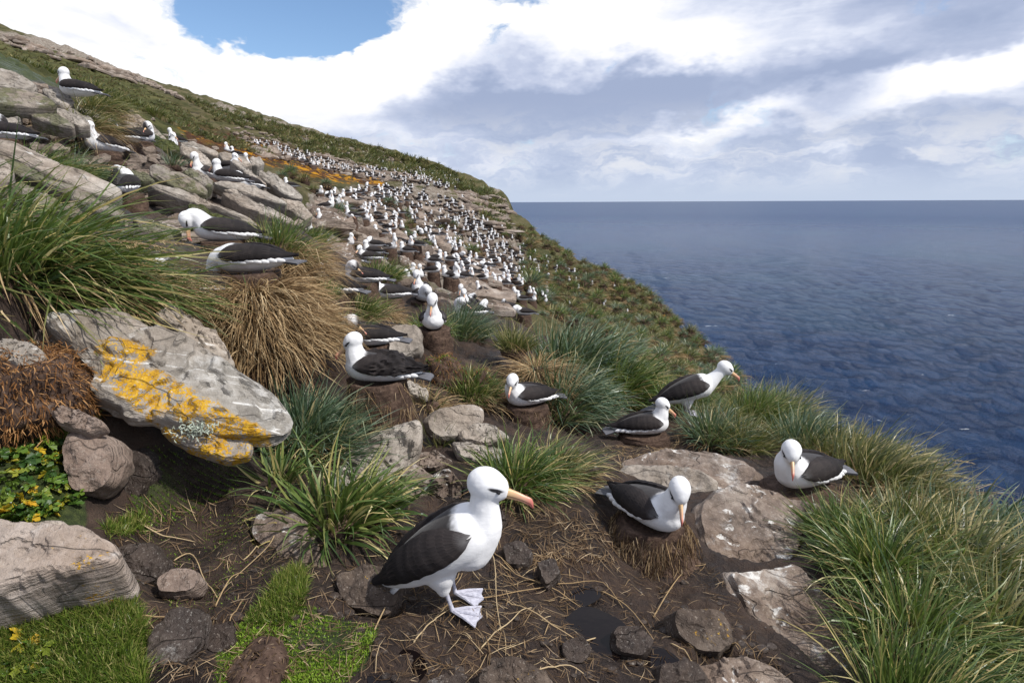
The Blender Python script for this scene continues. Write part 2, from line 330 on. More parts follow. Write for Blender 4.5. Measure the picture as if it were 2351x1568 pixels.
# ------------------------------------------------------------------ ground and hillside materials
def geo_pos(gg): return gg.n('ShaderNodeNewGeometry').outputs['Position']
def ground_mat():
    m, q = mat('peat_ground'); P = geo_pos(q)
    b = q.n('ShaderNodeSeparateColor'); q.link(q.attr('bio', 0), b.inputs[0])
    n1 = q.noise(P, 3.5, 8, 0.62); n2 = q.noise(P, 28, 6, 0.65); n3 = q.noise(P, 130, 3, 0.6)
    peat = q.ramp(n1, [(0.30, (0.009, 0.0055, 0.0042)), (0.46, (0.024, 0.0140, 0.0098)), (0.58, (0.050, 0.030, 0.0205)), (0.74, (0.10, 0.066, 0.047))])
    peat = q.mix(q.ss(n2, 0.52, 0.72), peat, (0.062, 0.042, 0.030)); peat = q.mix(q.ss(n3, 0.62, 0.8), peat, (0.13, 0.095, 0.065))
    moss = q.ramp(n2, [(0.3, (0.015, 0.022, 0.006)), (0.5, (0.038, 0.055, 0.012)), (0.7, (0.075, 0.092, 0.022))])
    c = q.mix(q.ss(q.math('ADD', b.outputs[0], q.math('MULTIPLY', q.math('SUBTRACT', n1, 0.5), 1.0)), 0.35, 0.6), peat, moss)
    c = q.mix(q.math('MULTIPLY', q.ss(q.noise(P, 7.0, 6, 0.7), 0.70, 0.74), 0.7), c, (0.42, 0.41, 0.39))
    stone = q.ramp(n1, [(0.3, (0.10, 0.085, 0.07)), (0.55, (0.22, 0.19, 0.16)), (0.75, (0.33, 0.30, 0.26))])
    c = q.mix(q.math('MULTIPLY', q.math('MULTIPLY', b.outputs[2], 0.35), q.ss(n2, 0.35, 0.6)), c, stone)
    h = q.math('ADD', q.math('MULTIPLY', n2, 0.7), q.math('MULTIPLY', n3, 0.35))
    return finish(m, q, principled(q, c, q.ss(n1, 0.35, 0.6, 0.42, 0.9), 0.4, bump(q, h, 1.0, 0.05)))
def hill_mat():
    m, q = mat('hill_vegetation'); P = geo_pos(q)
    b = q.n('ShaderNodeSeparateColor'); q.link(q.attr('bio', 0), b.inputs[0])
    heath = q.attr('heath')
    Ps = q.vmath('MULTIPLY', P, (0.6, 0.6, 2.4))
    n1 = q.noise(Ps, 0.09, 6, 0.62); n2 = q.noise(Ps, 0.42, 8, 0.72); n3 = q.noise(P, 2.2, 5, 0.7)
    base = q.ramp(n2, [(0.28, (0.028, 0.032, 0.013)), (0.42, (0.060, 0.062, 0.025)), (0.55, (0.105, 0.092, 0.046)), (0.72, (0.17, 0.14, 0.085))])
    green = q.ramp(n2, [(0.25, (0.018, 0.020, 0.008)), (0.42, (0.046, 0.050, 0.018)), (0.56, (0.090, 0.090, 0.034)), (0.75, (0.14, 0.125, 0.062))])
    c = q.mix(q.ss(q.math('ADD', b.outputs[0], q.math('MULTIPLY', q.math('SUBTRACT', n1, 0.5), 1.2)), 0.3, 0.7), base, green)
    hcol = q.ramp(n3, [(0.3, (0.030, 0.015, 0.010)), (0.55, (0.082, 0.038, 0.021)), (0.75, (0.14, 0.08, 0.042))])
    c = q.mix(q.math('MULTIPLY', q.ss(heath, 0.2, 0.7), q.ss(n2, 0.36, 0.5)), c, hcol)
    stone = q.ramp(n3, [(0.25, (0.07, 0.055, 0.043)), (0.45, (0.19, 0.155, 0.125)), (0.6, (0.29, 0.26, 0.22)), (0.78, (0.42, 0.39, 0.35))])
    sm = q.ss(q.math('ADD', b.outputs[2], q.math('MULTIPLY', q.math('SUBTRACT', n2, 0.5), 1.6)), 0.35, 0.6)
    c = q.mix(sm, c, stone)
    on = q.noise(q.vmath('MULTIPLY', P, (0.35, 1.0, 3.0)), 0.9, 6, 0.65)
    om = q.math('MULTIPLY', q.ss(b.outputs[1], 0.15, 0.7), q.ss(on, 0.50, 0.56))
    c = q.mix(om, c, q.ramp(n3, [(0.3, (0.30, 0.12, 0.008)), (0.7, (0.52, 0.27, 0.02))]))
    dk = q.noise(q.vmath('MULTIPLY', P, (0.5, 0.5, 2.0)), 0.28, 5, 0.7)
    c = q.mix(q.math('MULTIPLY', q.ss(dk, 0.56, 0.66), 0.6), c, (0.018, 0.017, 0.010))
    h = q.math('ADD', q.math('MULTIPLY', n2, 1.0), q.math('MULTIPLY', n3, 0.6))
    return finish(m, q, principled(q, c, 0.95, 0.1, bump(q, h, 1.0, 0.5)))
GROUND_M = ground_mat(); HILL_M = hill_mat()
# ------------------------------------------------------------------ sea
def sea_mat():
    m, q = mat('sea_water'); P = geo_pos(q)
    rt = q.n('ShaderNodeVectorRotate', rotation_type='Z_AXIS'); q.link(P, rt.inputs['Vector']); rt.inputs['Angle'].default_value = R(28)
    Pn = q.vmath('MULTIPLY', rt.outputs[0], (0.33, 1.0, 1.0))
    n1 = q.noise(Pn, 0.10, 4, 0.55); n2 = q.noise(Pn, 0.60, 6, 0.70); n3 = q.noise(Pn, 2.6, 4, 0.68); nb = q.noise(P, 0.006, 4, 0.55)
    depth = q.vmath('LENGTH', P)
    col = q.mix(q.ss(n1, 0.35, 0.65), (0.006, 0.025, 0.078), (0.014, 0.049, 0.130))
    col = q.mix(q.math('MULTIPLY', q.ss(nb, 0.45, 0.65), 0.5), col, (0.012, 0.058, 0.115))
    foam = q.math('MULTIPLY', q.ss(q.noise(q.vmath('MULTIPLY', P, (0.5, 1.4, 1)), 0.16, 6, 0.62), 0.675, 0.70), q.ss(q.noise(P, 0.012, 3, 0.5), 0.52, 0.62))
    col = q.mix(q.math('MULTIPLY', foam, q.ss(n3, 0.4, 0.55)), col, (0.75, 0.80, 0.82))
    fd = q.ss(depth, 300, 4000, 1.0, 0.30); h1 = bump(q, q.math('MULTIPLY', n1, fd), 0.5, 4.0); h2 = bump(q, q.math('MULTIPLY', n2, fd), 1.0, 1.7, h1); h3 = bump(q, q.math('MULTIPLY', n3, fd), 1.0, 1.0, h2)
    rough = q.ss(depth, 150, 3000, 0.12, 0.36)
    return finish(m, q, principled(q, col, rough, 0.26, h3, IOR=1.333))
SEA_M = sea_mat()
nrr, nth = 380, 300
rr = np.exp(np.linspace(math.log(40), math.log(60000), nrr)); th = np.linspace(R(-100), R(75), nth)
RR, TH = np.meshgrid(rr, th, indexing='ij'); X, Yv = RR*np.sin(TH+R(10)), RR*np.cos(TH+R(10))
wz = np.zeros_like(X); rs = np.random.default_rng(21)
for k in range(34):
    lam = 3.5*1.085**k; ang = R(-62)+rs.normal()*0.45; amp = 0.017*lam*np.exp(-((lam-7)/14)**2)
    wz += amp*np.sin(2*math.pi/lam*(X*math.cos(ang)+Yv*math.sin(ang))+rs.uniform(0, 6.28))*np.clip(1.3-RR*0.017/lam, 0, 1)
V = np.stack([X, Yv, SEA_Z+wz], -1)
obj('sea', mesh_np('sea', V.reshape(-1, 3), grid_faces(nrr, nth)[:, ::-1], [SEA_M]), kind='structure', label='dark blue open sea with wind waves and few whitecaps')
# ------------------------------------------------------------------ rocks
def rock_mat(name, base=((0.12, 0.106, 0.09), (0.30, 0.272, 0.238), (0.48, 0.445, 0.40)), lichen=0.0, guano=0.25, moss=0.0, region_=None, wet=0.0, sc=1.0, streak=None):
    m, q = mat(name); P = q.n('ShaderNodeTexCoord').outputs['Object']; oi = q.n('ShaderNodeObjectInfo').outputs['Random']
    Po = q.vmath('ADD', P, q.vmath('SCALE', (13.0, 7.0, 5.0), oi))
    n1 = q.noise(Po, 3.0*sc, 8, 0.62); n2 = q.noise(Po, 17*sc, 7, 0.66); n3 = q.noise(Po, 85*sc, 4, 0.65)
    lay = q.noise(q.vmath('MULTIPLY', Po, (1.2, 1.2, 22.0)), 2.2*sc, 5, 0.6)
    f = q.math('ADD', q.math('MULTIPLY', n1, 0.5), q.math('ADD', q.math('MULTIPLY', n2, 0.35), q.math('MULTIPLY', lay, 0.15)))
    c = q.ramp(f, [(0.36, base[0]), (0.5, base[1]), (0.64, base[2])])
    c = q.mix(q.math('MULTIPLY', q.ss(n3, 0.58, 0.75), 0.45), c, (0.075, 0.068, 0.058))
    c = q.mix(q.math('MULTIPLY', q.ss(n3, 0.44, 0.30), 0.35), c, (0.52, 0.49, 0.44))
    tone = q.ramp(q.noise(Po, 1.3*sc, 3, 0.5), [(0.35, (0.80, 0.70, 0.62)), (0.65, (1.0, 1.0, 1.0))])
    c = q.mix(0.8, c, tone, 'MULTIPLY')
    nz = q.n('ShaderNodeSeparateXYZ'); q.link(q.n('ShaderNodeNewGeometry').outputs['Normal'], nz.inputs[0])
    upf = q.ss(nz.outputs[2], 0.25, 0.7)
    if moss:
        mm = q.math('MULTIPLY', q.ss(q.math('ADD', n1, q.math('MULTIPLY', n2, 0.3)), 0.70-0.25*moss, 0.78-0.2*moss), min(1, moss*1.4))
        c = q.mix(mm, c, q.ramp(n2, [(0.35, (0.022, 0.028, 0.007)), (0.65, (0.075, 0.085, 0.02))]))
    if guano:
        st = q.noise(q.vmath('MULTIPLY', Po, streak or (1.0, 9.0, 4.0)), 1.9*sc, 6, 0.62, 0.6)
        gm = q.math('MULTIPLY', q.math('MULTIPLY', q.ss(st, 0.70-0.14*guano, 0.735-0.13*guano), q.ss(n2, 0.36, 0.55)), upf)
        g2 = q.math('MULTIPLY', q.ss(q.noise(Po, 4.5*sc, 8, 0.74), 0.60-0.1*guano, 0.80-0.1*guano), upf)
        c = q.mix(q.math('MULTIPLY', q.math('MAXIMUM', gm, q.math('MULTIPLY', g2, 0.75)), 0.85), c, (0.66, 0.65, 0.62))
    if lichen:
        ln = q.math('ADD', q.math('MULTIPLY', q.noise(Po, 9.0*sc, 10, 0.78), 0.65), q.math('MULTIPLY', n3, 0.35))
        lm = q.ss(ln, 0.66-0.16*lichen, 0.685-0.16*lichen)
        if region_ is not None:
            rg = None
            for (cx, cy, rx, ry, rot) in region_:
                v = q.vmath('SUBTRACT', P, (cx, cy, 0)); a = q.vmath('DOT_PRODUCT', v, (math.cos(rot)/rx, math.sin(rot)/rx, 0)); b_ = q.vmath('DOT_PRODUCT', v, (-math.sin(rot)/ry, math.cos(rot)/ry, 0))
                d_ = q.math('ADD', q.math('MULTIPLY', a, a), q.math('MULTIPLY', b_, b_)); d_ = q.math('ADD', d_, q.math('MULTIPLY', q.math('SUBTRACT', n2, 0.5), 3.0))
                k_ = q.ss(d_, 1.25, 0.6); rg = k_ if rg is None else q.math('MAXIMUM', rg, k_)
            lm = q.math('MULTIPLY', lm, rg)
        c = q.mix(lm, c, q.ramp(q.math('ADD', q.math('MULTIPLY', n2, .5), q.math('MULTIPLY', n3, .5)), [(0.38, (0.20, 0.10, 0.008)), (0.5, (0.43, 0.23, 0.010)), (0.6, (0.56, 0.34, 0.025))]))
    ck = q.ss(q.math('ABSOLUTE', q.math('SUBTRACT', q.noise(q.vmath('MULTIPLY', Po, (0.7, 1.6, 3.0)), 1.7*sc, 2, 0.5), 0.5)), 0.007, 0.0); c = q.mix(q.math('MULTIPLY', ck, 0.35), c, (0.02, 0.017, 0.014))
    n2 = q.math('SUBTRACT', n2, q.math('MULTIPLY', ck, 0.5))
    h = q.math('ADD', q.math('MULTIPLY', n2, 0.8), q.math('ADD', q.math('MULTIPLY', n3, 0.3), q.math('MULTIPLY', lay, 1.1)))
    return finish(m, q, principled(q, c, 0.85-0.35*wet, 0.35, bump(q, h, 0.85, 0.03/sc)))
M_GREY = rock_mat('grey_sandstone', guano=0.35, lichen=0.05)
M_GREYMOSS = rock_mat('mossy_sandstone', guano=0.2, moss=0.55)
M_MOSSY = rock_mat('mossy_boulder_stone', guano=0.1, moss=1.0)
M_BROWN = rock_mat('brown_sandstone', base=((0.065, 0.049, 0.039), (0.185, 0.146, 0.120), (0.34, 0.29, 0.245)), guano=0.8, streak=(3, 5, 4))
M_PINK = rock_mat('pinkish_sandstone', base=((0.10, 0.072, 0.058), (0.22, 0.17, 0.14), (0.33, 0.27, 0.23)), guano=0.25)
M_DARK = rock_mat('wet_dark_stone', base=((0.018, 0.013, 0.011), (0.045, 0.033, 0.027), (0.095, 0.074, 0.06)), guano=0.05, wet=0.8)
M_DARKL = rock_mat('dark_stone_with_ochre_lichen', base=((0.035, 0.026, 0.021), (0.085, 0.066, 0.053), (0.16, 0.13, 0.105)), guano=0.1, wet=0.3, lichen=0.55, region_=[(0.05, 0.03, 0.10, 0.07, 0.6)])
M_PALE = rock_mat('pale_sandstone', base=((0.17, 0.15, 0.125), (0.33, 0.30, 0.26), (0.50, 0.47, 0.42)), guano=0.45, lichen=0.12)
M_FAR = rock_mat('ledge_sandstone', base=((0.10, 0.078, 0.062), (0.25, 0.205, 0.17), (0.42, 0.375, 0.33)), guano=0.35, sc=0.5)

def slab_geom(outline, T, seed, boxy=0.45, N=64, NR=22, rough=0.03, layers=3, terr=0.25, out_noise=0.04):
    """closed stone: star-shaped plan outline, layered rounded rim, stepped top; local z is across the bedding"""
    rs = np.random.default_rng(seed)
    o = np.array(outline, float); c = o.mean(0); d = o-c
    ang = np.arctan2(d[:, 1], d[:, 0]); k = np.argsort(ang); ang = ang[k]; rad = np.hypot(*d.T)[k]
    th = np.linspace(-math.pi, math.pi, N, endpoint=False)
    # straight edges between outline corners
    px = np.concatenate([d[k], d[k][:1]]); rr_ = np.empty(N)
    for i, t in enumerate(th):
        j = np.searchsorted(ang, t); a = px[j-1] if j > 0 else d[k][-1]; b = d[k][j % len(k)]
        e = b-a; u = np.array([math.cos(t), math.sin(t)]); den = u[0]*e[1]-u[1]*e[0]
        rr_[i] = abs((a[0]*e[1]-a[1]*e[0])/den) if abs(den) > 1e-9 else np.hypot(*a)
    for _ in range(1 if boxy < 0.5 else N//9): rr_ = (np.roll(rr_, 1)+2*rr_+np.roll(rr_, -1))/4
    size = rr_.mean()
    ph = np.linspace(math.pi/2, -math.pi/2, NR)
    ph = np.sign(ph)*np.abs(ph/(math.pi/2))**0.8*(math.pi/2)
    s = np.cos(ph); s[0] = s[-1] = 0.0; s = np.clip(s, 0, 1)**boxy; zz = np.sign(np.sin(ph))*np.abs(np.sin(ph))**boxy*T/2
    # extra rings on the faces so the top is not one fan
    S = []; Z = []
    for f in np.linspace(0, 1, max(8, N//5))**0.85*0.88: S.append(f*0.98+1e-3); Z.append(T/2)
    for a, b in zip(s, zz):
        if a > 0.88: S.append(a); Z.append(b)
    for f in (0.84, 0.7, 0.5, 0.25, 0.0): S.append(f*0.93+1e-3); Z.append(-T/2)
    S = np.array(S); Z = np.array(Z)
    X = c[0]+S[:, None]*rr_*np.cos(th); Y = c[1]+S[:, None]*rr_*np.sin(th); Zv = np.repeat(Z[:, None], N, 1)
    off = rs.uniform(0, 50, 3)
    Pn = np.stack([X, Y, Zv], -1)/size
    # bedding: each layer juts out by its own amount
    lz = (Zv/T+0.5)*layers+0.25*perlin(Pn*1.3+off); li = np.floor(lz); fr_ = lz-li
    jut = np.sin(li*12.9+seed)*0.5; groove = -np.exp(-((fr_-0.5)*2)**2*-1)*0
    edge = np.clip((S[:, None]-0.8)/0.2, 0, 1)
    dr = edge*(out_noise*size*(fbm(np.stack([np.cos(th)[None]*2.2+0*Zv, np.sin(th)[None]*2.2+0*Zv, li*0.6], -1)+off, 3)*2.0+jut*0.6)-0.35*rough*size*sstep(np.abs(fr_-0.5), 0.36, 0.5))
    X = X+dr*np.cos(th); Y = Y+dr*np.sin(th)
    tz = fbm(Pn*1.6+off, 3)*1.4; tr = tz*2.6; tf = tr-np.floor(tr); step = (np.floor(tr)+sstep(tf, 0.8, 1.0))/2.6
    top = (Zv > 0)[..., ] * np.clip(Zv/(T/2), 0, 1)
    Zv = Zv+top*(step*terr*T*1.1+tz*rough*size*0.4)-(1-top)*0
    if boxy > 0.5:
        lump = fbm(Pn*1.5+off+31, 3)*0.16; X = c[0]+(X-c[0])*(1+lump); Y = c[1]+(Y-c[1])*(1+lump); Zv = Zv*(1+lump*1.2)
    Zv = Zv+fbm(Pn*5+off, 3)*rough*size*0.35
    X = X+fbm(Pn*4+off+9, 3)*rough*size*0.3*edge; Y = Y+fbm(Pn*4+off+19, 3)*rough*size*0.3*edge
    V = np.stack([X, Y, Zv], -1).reshape(-1, 3)
    return V, grid_faces(len(S), N, wrap=True)
def slab_mesh(name, outline, T, seed, m, **kw):
    V, Fq = slab_geom(outline, T, seed, **kw)
    return mesh_np(name, V, Fq[:, ::-1], [m], sharp=R(38))
def frame_from_normal(n, xdir=(1, 0, 0)):
    n = np.array(n, float); n /= np.linalg.norm(n); x = np.array(xdir, float); x -= n*(x@n); x /= np.linalg.norm(x); return np.stack([x, np.cross(n, x), n], 1)
def px_slab(name, outline, Y, normal, T, m, label, seed=0, group=None, cat='rock', xdir=(1, 0, 0), lift=0.0, bed=0.55, **kw):
    """stone whose upper face lies in a real tilted plane; corners are where the sight lines of its outline meet that plane"""
    o = np.array(outline, float); c = o.mean(0); P0 = at(c[0], c[1], Y); Fm = frame_from_normal(normal, xdir); n = Fm[:, 2]
    d = ray(o[:, 0], o[:, 1]); t = (P0@n)/(d@n); P = d*t[:, None]
    lim = np.linalg.norm(P-P0, axis=1); far = Y*0.45; k = np.minimum(1, far/np.maximum(lim, 1e-6)); P = P0+(P-P0)*k[:, None]
    L = (P-P0)@Fm[:, :2]
    if kw.get('boxy', 0.45) > 0.5: bed = min(bed, 0.25); kw.setdefault('terr', 0.05); kw.setdefault('layers', 1); kw.setdefault('out_noise', 0.03)
    me = slab_mesh(name, L, T, seed, m, **kw)
    # bed the stone: soil under it is pressed down below its upper face
    ang_ = np.arctan2(L[:, 1], L[:, 0]); k2 = np.argsort(ang_); rad_ = np.hypot(L[:, 0], L[:, 1])[k2]; ang_ = ang_[k2]
    zpl = P0[2]-(n[0]*(_X2-P0[0])+n[1]*(_Y2-P0[1]))/n[2]; q_ = np.stack([_X2-P0[0], _Y2-P0[1], zpl-P0[2]], -1)@Fm[:, :2]
    rq = np.hypot(q_[..., 0], q_[..., 1])/np.interp(np.arctan2(q_[..., 1], q_[..., 0]), np.concatenate([ang_-2*math.pi, ang_, ang_+2*math.pi]), np.tile(rad_, 3))
    w_ = sstep(rq, 1.0, 0.82); HGT[:] = np.where(w_ > 0, HGT-w_*np.maximum(0, HGT-(zpl-T*bed)), HGT)
    M = Matrix.Identity(4)
    ctr = P0-n*(T*0.42-lift)
    for i in range(3):
        for j in range(3): M[i][j] = Fm[i, j]
        M[i][3] = ctr[i]
    return obj(name, me, label=label, cat=cat, group=group, M=M)

DIP = (0.40, -0.42, 0.82)
# --- the big lichen slab and its neighbours
HERO_M = rock_mat('lichened_sandstone', base=((0.12, 0.108, 0.092), (0.26, 0.24, 0.21), (0.41, 0.385, 0.35)), guano=0.85, lichen=1.2, streak=(0.6, 14, 4), region_=[(0.10, -0.13, 0.30, 0.075, -0.45), (-0.17, 0.10, 0.13, 0.07, -0.3), (-0.16, 0.0, 0.10, 0.09, -0.5), (0.30, -0.235, 0.28, 0.06, -0.3), (-0.05, -0.13, 0.16, 0.06, -0.5)])
hs = px_slab('flat_stone', [(82,705),(130,692),(260,700),(380,742),(480,790),(560,850),(640,905),(682,958),(660,985),(610,1000),(520,990),(400,968),(290,940),(210,905),(196,868),(215,840),(160,790),(95,740)], 2.55, (0.30, -0.52, 0.80), 0.17, HERO_M,
      'big grey rock slab covered in bright yellow lichen over a dark hollow', seed=4, N=150, NR=40, rough=0.035, layers=3, terr=0.34, out_noise=0.05, xdir=(1, 0.35, -0.35))
HERO2_M = rock_mat('yellow_lichen_stone', guano=0.2, lichen=1.05)
under = px_slab('flat_stone', [(350,965),(440,960),(560,985),(585,1005),(575,1045),(520,1055),(440,1030),(385,1000)], 2.42, (0.25, -0.6, 0.75), 0.10, HERO2_M, 'small yellow lichened slab wedged under the big grey slab', seed=9, N=90, NR=30, rough=0.05)
px_slab('flat_stone', [(85,745),(180,800),(215,850),(200,920),(130,895),(85,830),(70,780)], 2.6, (0.1, -0.8, 0.6), 0.16, M_PINK, 'grey layered rock under the upper end of the lichen slab', seed=11, N=90, NR=30)
px_slab('flat_stone', [(130,880),(210,905),(300,955),(420,1000),(470,1035),(400,1040),(290,985),(200,940)], 2.72, (0.2, -0.75, 0.63), 0.12, M_PINK, 'brownish slab in shade beneath the big lichen slab', seed=12, N=90, NR=30)
px_slab('flat_stone', [(380,690),(450,730),(520,790),(550,840),(500,830),(420,770),(350,720)], 3.0, (0.35, -0.35, 0.87), 0.16, M_PALE, 'pale smooth rock half hidden by grass above the lichen slab', seed=13, N=80)
px_slab('flat_stone', [(-60,775),(60,778),(98,800),(95,825),(40,835),(-60,838)], 2.3, (0.1, -0.5, 0.86), 0.12, M_PALE, 'whitish flat stone below the orange peat bank', seed=14, N=90)
px_slab('flat_stone', [(-60,842),(50,835),(66,848),(40,865),(-60,880)], 2.25, (0.1, -0.5, 0.86), 0.09, M_GREY, 'thin stone tucked under the whitish flat stone', seed=15)
px_slab('flat_stone', [(95,925),(150,930),(230,960),(245,975),(200,992),(130,970)], 2.2, (0.15, -0.6, 0.8), 0.09, M_PINK, 'oval stone streaked white below the big lichen slab', seed=16, N=80)
px_slab('boulder', [(130,985),(220,990),(262,1010),(275,1060),(262,1110),(210,1150),(165,1130),(140,1070)], 2.15, (0.2, -0.85, 0.5), 0.22, M_PINK, 'pinkish rounded boulder beside the leafy plants', seed=17, N=90, NR=30, boxy=0.7, cat='boulder')
px_slab('boulder', [(190,1090),(270,1020),(330,1030),(352,1090),(330,1150),(270,1195),(200,1205),(180,1150)], 2.35, (0.1, -0.9, 0.45), 0.28, M_DARK, 'large dark smooth boulder at the mouth of the hollow', seed=18, N=90, NR=30, boxy=0.75, cat='boulder')
LL_M = rock_mat('pale_layered_stone', base=((0.19, 0.155, 0.13), (0.36, 0.31, 0.27), (0.50, 0.45, 0.41)), guano=0.55, lichen=0.75, streak=(7, 1.5, 3), region_=[(0.13, 0.0, 0.08, 0.06, -0.4)])
px_slab('flat_stone', [(-170,1180),(60,1192),(150,1203),(245,1232),(272,1262),(262,1290),(150,1312),(20,1345),(-170,1400)], 1.66, (0.10, -0.42, 0.90), 0.30, LL_M, 'pale pink layered slab with white droppings above short grass', seed=19, N=150, NR=70, layers=5, terr=0.08, rough=0.03, out_noise=0.07, boxy=0.22, bed=0.9)
px_slab('flat_stone', [(-100,1218),(90,1196),(152,1192),(150,1208),(60,1232),(-100,1262)], 1.72, (0.1, -0.5, 0.86), 0.05, M_PALE, 'thin pale stone on top of the layered slab', seed=20, N=70)
px_slab('boulder', [(262,1250),(350,1240),(390,1290),(370,1340),(290,1360),(255,1310)], 2.0, (0.1, -0.6, 0.8), 0.16, M_DARK, 'dark mud-stained boulder between grass and hollow', seed=21, N=80, boxy=0.7, cat='boulder')
px_slab('boulder', [(355,1325),(400,1300),(452,1305),(470,1330),(450,1355),(400,1365),(360,1360)], 1.9, (0.1, -0.5, 0.86), 0.12, M_PINK, 'small grey boulder with a white splash lying in mud', seed=22, N=80, boxy=0.7, cat='boulder')
px_slab('boulder', [(330,1440),(420,1380),(475,1400),(470,1480),(400,1550),(330,1568)], 1.66, (0.1, -0.5, 0.86), 0.14, M_DARK, 'rough reddish brown rock sunk in mud beside the lawn', seed=23, N=90, boxy=0.6, rough=0.07, cat='boulder')
px_slab('boulder', [(470,1440),(540,1420),(545,1480),(500,1510),(465,1490)], 1.72, (0.1, -0.4, 0.9), 0.12, M_DARK, 'dark stone wedged between moss and mud', seed=24, N=60, boxy=0.7, cat='boulder')
px_slab('boulder', [(565,1180),(610,1160),(690,1180),(740,1260),(770,1320),(750,1370),(690,1360),(640,1290),(570,1220)], 2.3, (0.1, -0.75, 0.65), 0.22, M_BROWN, 'brown boulder with orange specks behind drooping grass blades', seed=25, N=90, NR=30, boxy=0.6, cat='boulder')
px_slab('boulder', [(762,1320),(830,1290),(890,1300),(925,1340),(920,1400),(880,1425),(800,1400),(765,1365)], 2.02, (0.0, -0.6, 0.8), 0.24, M_DARKL, 'dark rounded boulder under the tail of the standing bird', seed=26, N=90, NR=30, boxy=0.75, cat='boulder')
px_slab('boulder', [(1090,1545),(1130,1510),(1200,1505),(1260,1545),(1300,1600),(1080,1610)], 1.62, (0, -0.5, 0.86), 0.2, M_DARKL, 'wet brown boulder with a white splash at a puddle edge', seed=27, N=90, boxy=0.75, cat='boulder')
px_slab('boulder', [(1535,1405),(1570,1390),(1640,1392),(1680,1420),(1690,1480),(1660,1508),(1600,1500),(1550,1465)], 2.05, (0.1, -0.6, 0.8), 0.2, M_DARKL, 'rounded dark boulder capped with ochre lichen in mud', seed=28, N=90, NR=30, boxy=0.8, cat='boulder')
for i, (o_, Y_, lb) in enumerate([([(1285,1470),(1340,1455),(1365,1490),(1340,1530),(1290,1520)],1.85,'knobbly black stone at the puddle rim'), ([(1400,1440),(1470,1430),(1510,1470),(1480,1510),(1410,1500)],1.9,'round muddy stone between two puddles'), ([(1510,1520),(1600,1510),(1640,1560),(1560,1600),(1500,1580)],1.75,'flat muddy stone sunk beside a puddle'),
        ([(1150,1250),(1200,1235),(1228,1265),(1215,1300),(1160,1300)],2.45,'dark stone buried behind the standing bird'), ([(1230,1290),(1275,1275),(1290,1320),(1250,1350)],2.3,'dark mud-caked stone left of the straw nest'), ([(1125,1180),(1150,1160),(1165,1200),(1140,1230)],2.75,'small grey stone touching the tussock blades'), ([(960,1570),(1030,1540),(1080,1560),(1060,1600),(970,1605)],1.6,'wet stone at the bottom edge of the mud')]):
    px_slab('stone', o_, Y_, (0, -0.5, 0.86), 0.13, M_DARK, lb, seed=40+i, N=60, boxy=0.75, rough=0.06, cat='stone')
# centre
px_slab('flat_stone', [(690,1100),(740,1050),(830,1000),(930,960),(970,965),(965,1020),(940,1070),(900,1110),(870,1150),(760,1150)], 3.3, (0.1, -0.62, 0.78), 0.22, M_GREY, 'pale weathered rock below the tall nest with mud on top', seed=50, N=110, NR=34, rough=0.05, cat='rock')
px_slab('flat_stone', [(700,985),(740,950),(825,960),(815,1005),(760,1020)], 3.5, (0.1, -0.5, 0.86), 0.14, M_PINK, 'brownish stone showing through blue-green grass', seed=51, N=70)
px_slab('boulder', [(972,955),(1010,935),(1085,924),(1113,945),(1100,985),(1060,1005),(1000,1010),(975,985)], 3.95, (0.15, -0.75, 0.64), 0.14, M_GREY, 'rounded flat stone leaning on others beside the nest', seed=52, N=80, boxy=0.6, cat='rock')
px_slab('flat_stone', [(1050,990),(1100,965),(1140,975),(1175,1005),(1120,1020),(1060,1012)], 3.85, (0.15, -0.6, 0.78), 0.10, M_GREY, 'grey pointed slab in the middle of the small pile', seed=53, N=80)
px_slab('flat_stone', [(1035,1010),(1080,1015),(1160,1030),(1165,1055),(1110,1060),(1050,1050)], 3.65, (0.1, -0.6, 0.8), 0.10, M_GREY, 'lowest grey slab of the small pile over a dark gap', seed=54, N=80)
px_slab('flat_stone', [(940,1040),(1000,1030),(1045,1060),(1000,1080),(945,1075)], 3.5, (0.1, -0.6, 0.8), 0.10, M_BROWN, 'flat brown stone splashed with droppings', seed=55, N=70)
px_slab('flat_stone', [(995,1085),(1030,1070),(1062,1110),(1060,1150),(1020,1155),(985,1120)], 3.1, (0.1, -0.75, 0.65), 0.14, M_BROWN, 'angular brown rock behind the head of the standing bird', seed=56, N=70, rough=0.05)
px_slab('flat_stone', [(885,1090),(950,1060),(1000,1090),(985,1150),(920,1150)], 3.15, (0.1, -0.7, 0.7), 0.13, M_BROWN, 'rock splattered white behind broad green blades', seed=57, N=70, rough=0.05)
px_slab('boulder', [(885,770),(900,745),(950,742),(972,755),(970,800),(930,825),(890,815)], 5.6, (0.1, -0.7, 0.7), 0.25, M_GREY, 'grey cracked boulder beside the upright nesting bird', seed=58, N=70, boxy=0.6, cat='rock')
px_slab('flat_stone', [(905,890),(940,870),(985,895),(980,915),(930,905)], 4.7, (0.1, -0.5, 0.86), 0.12, M_PALE, 'small pale stone next to the tall straw nest', seed=59, N=60)
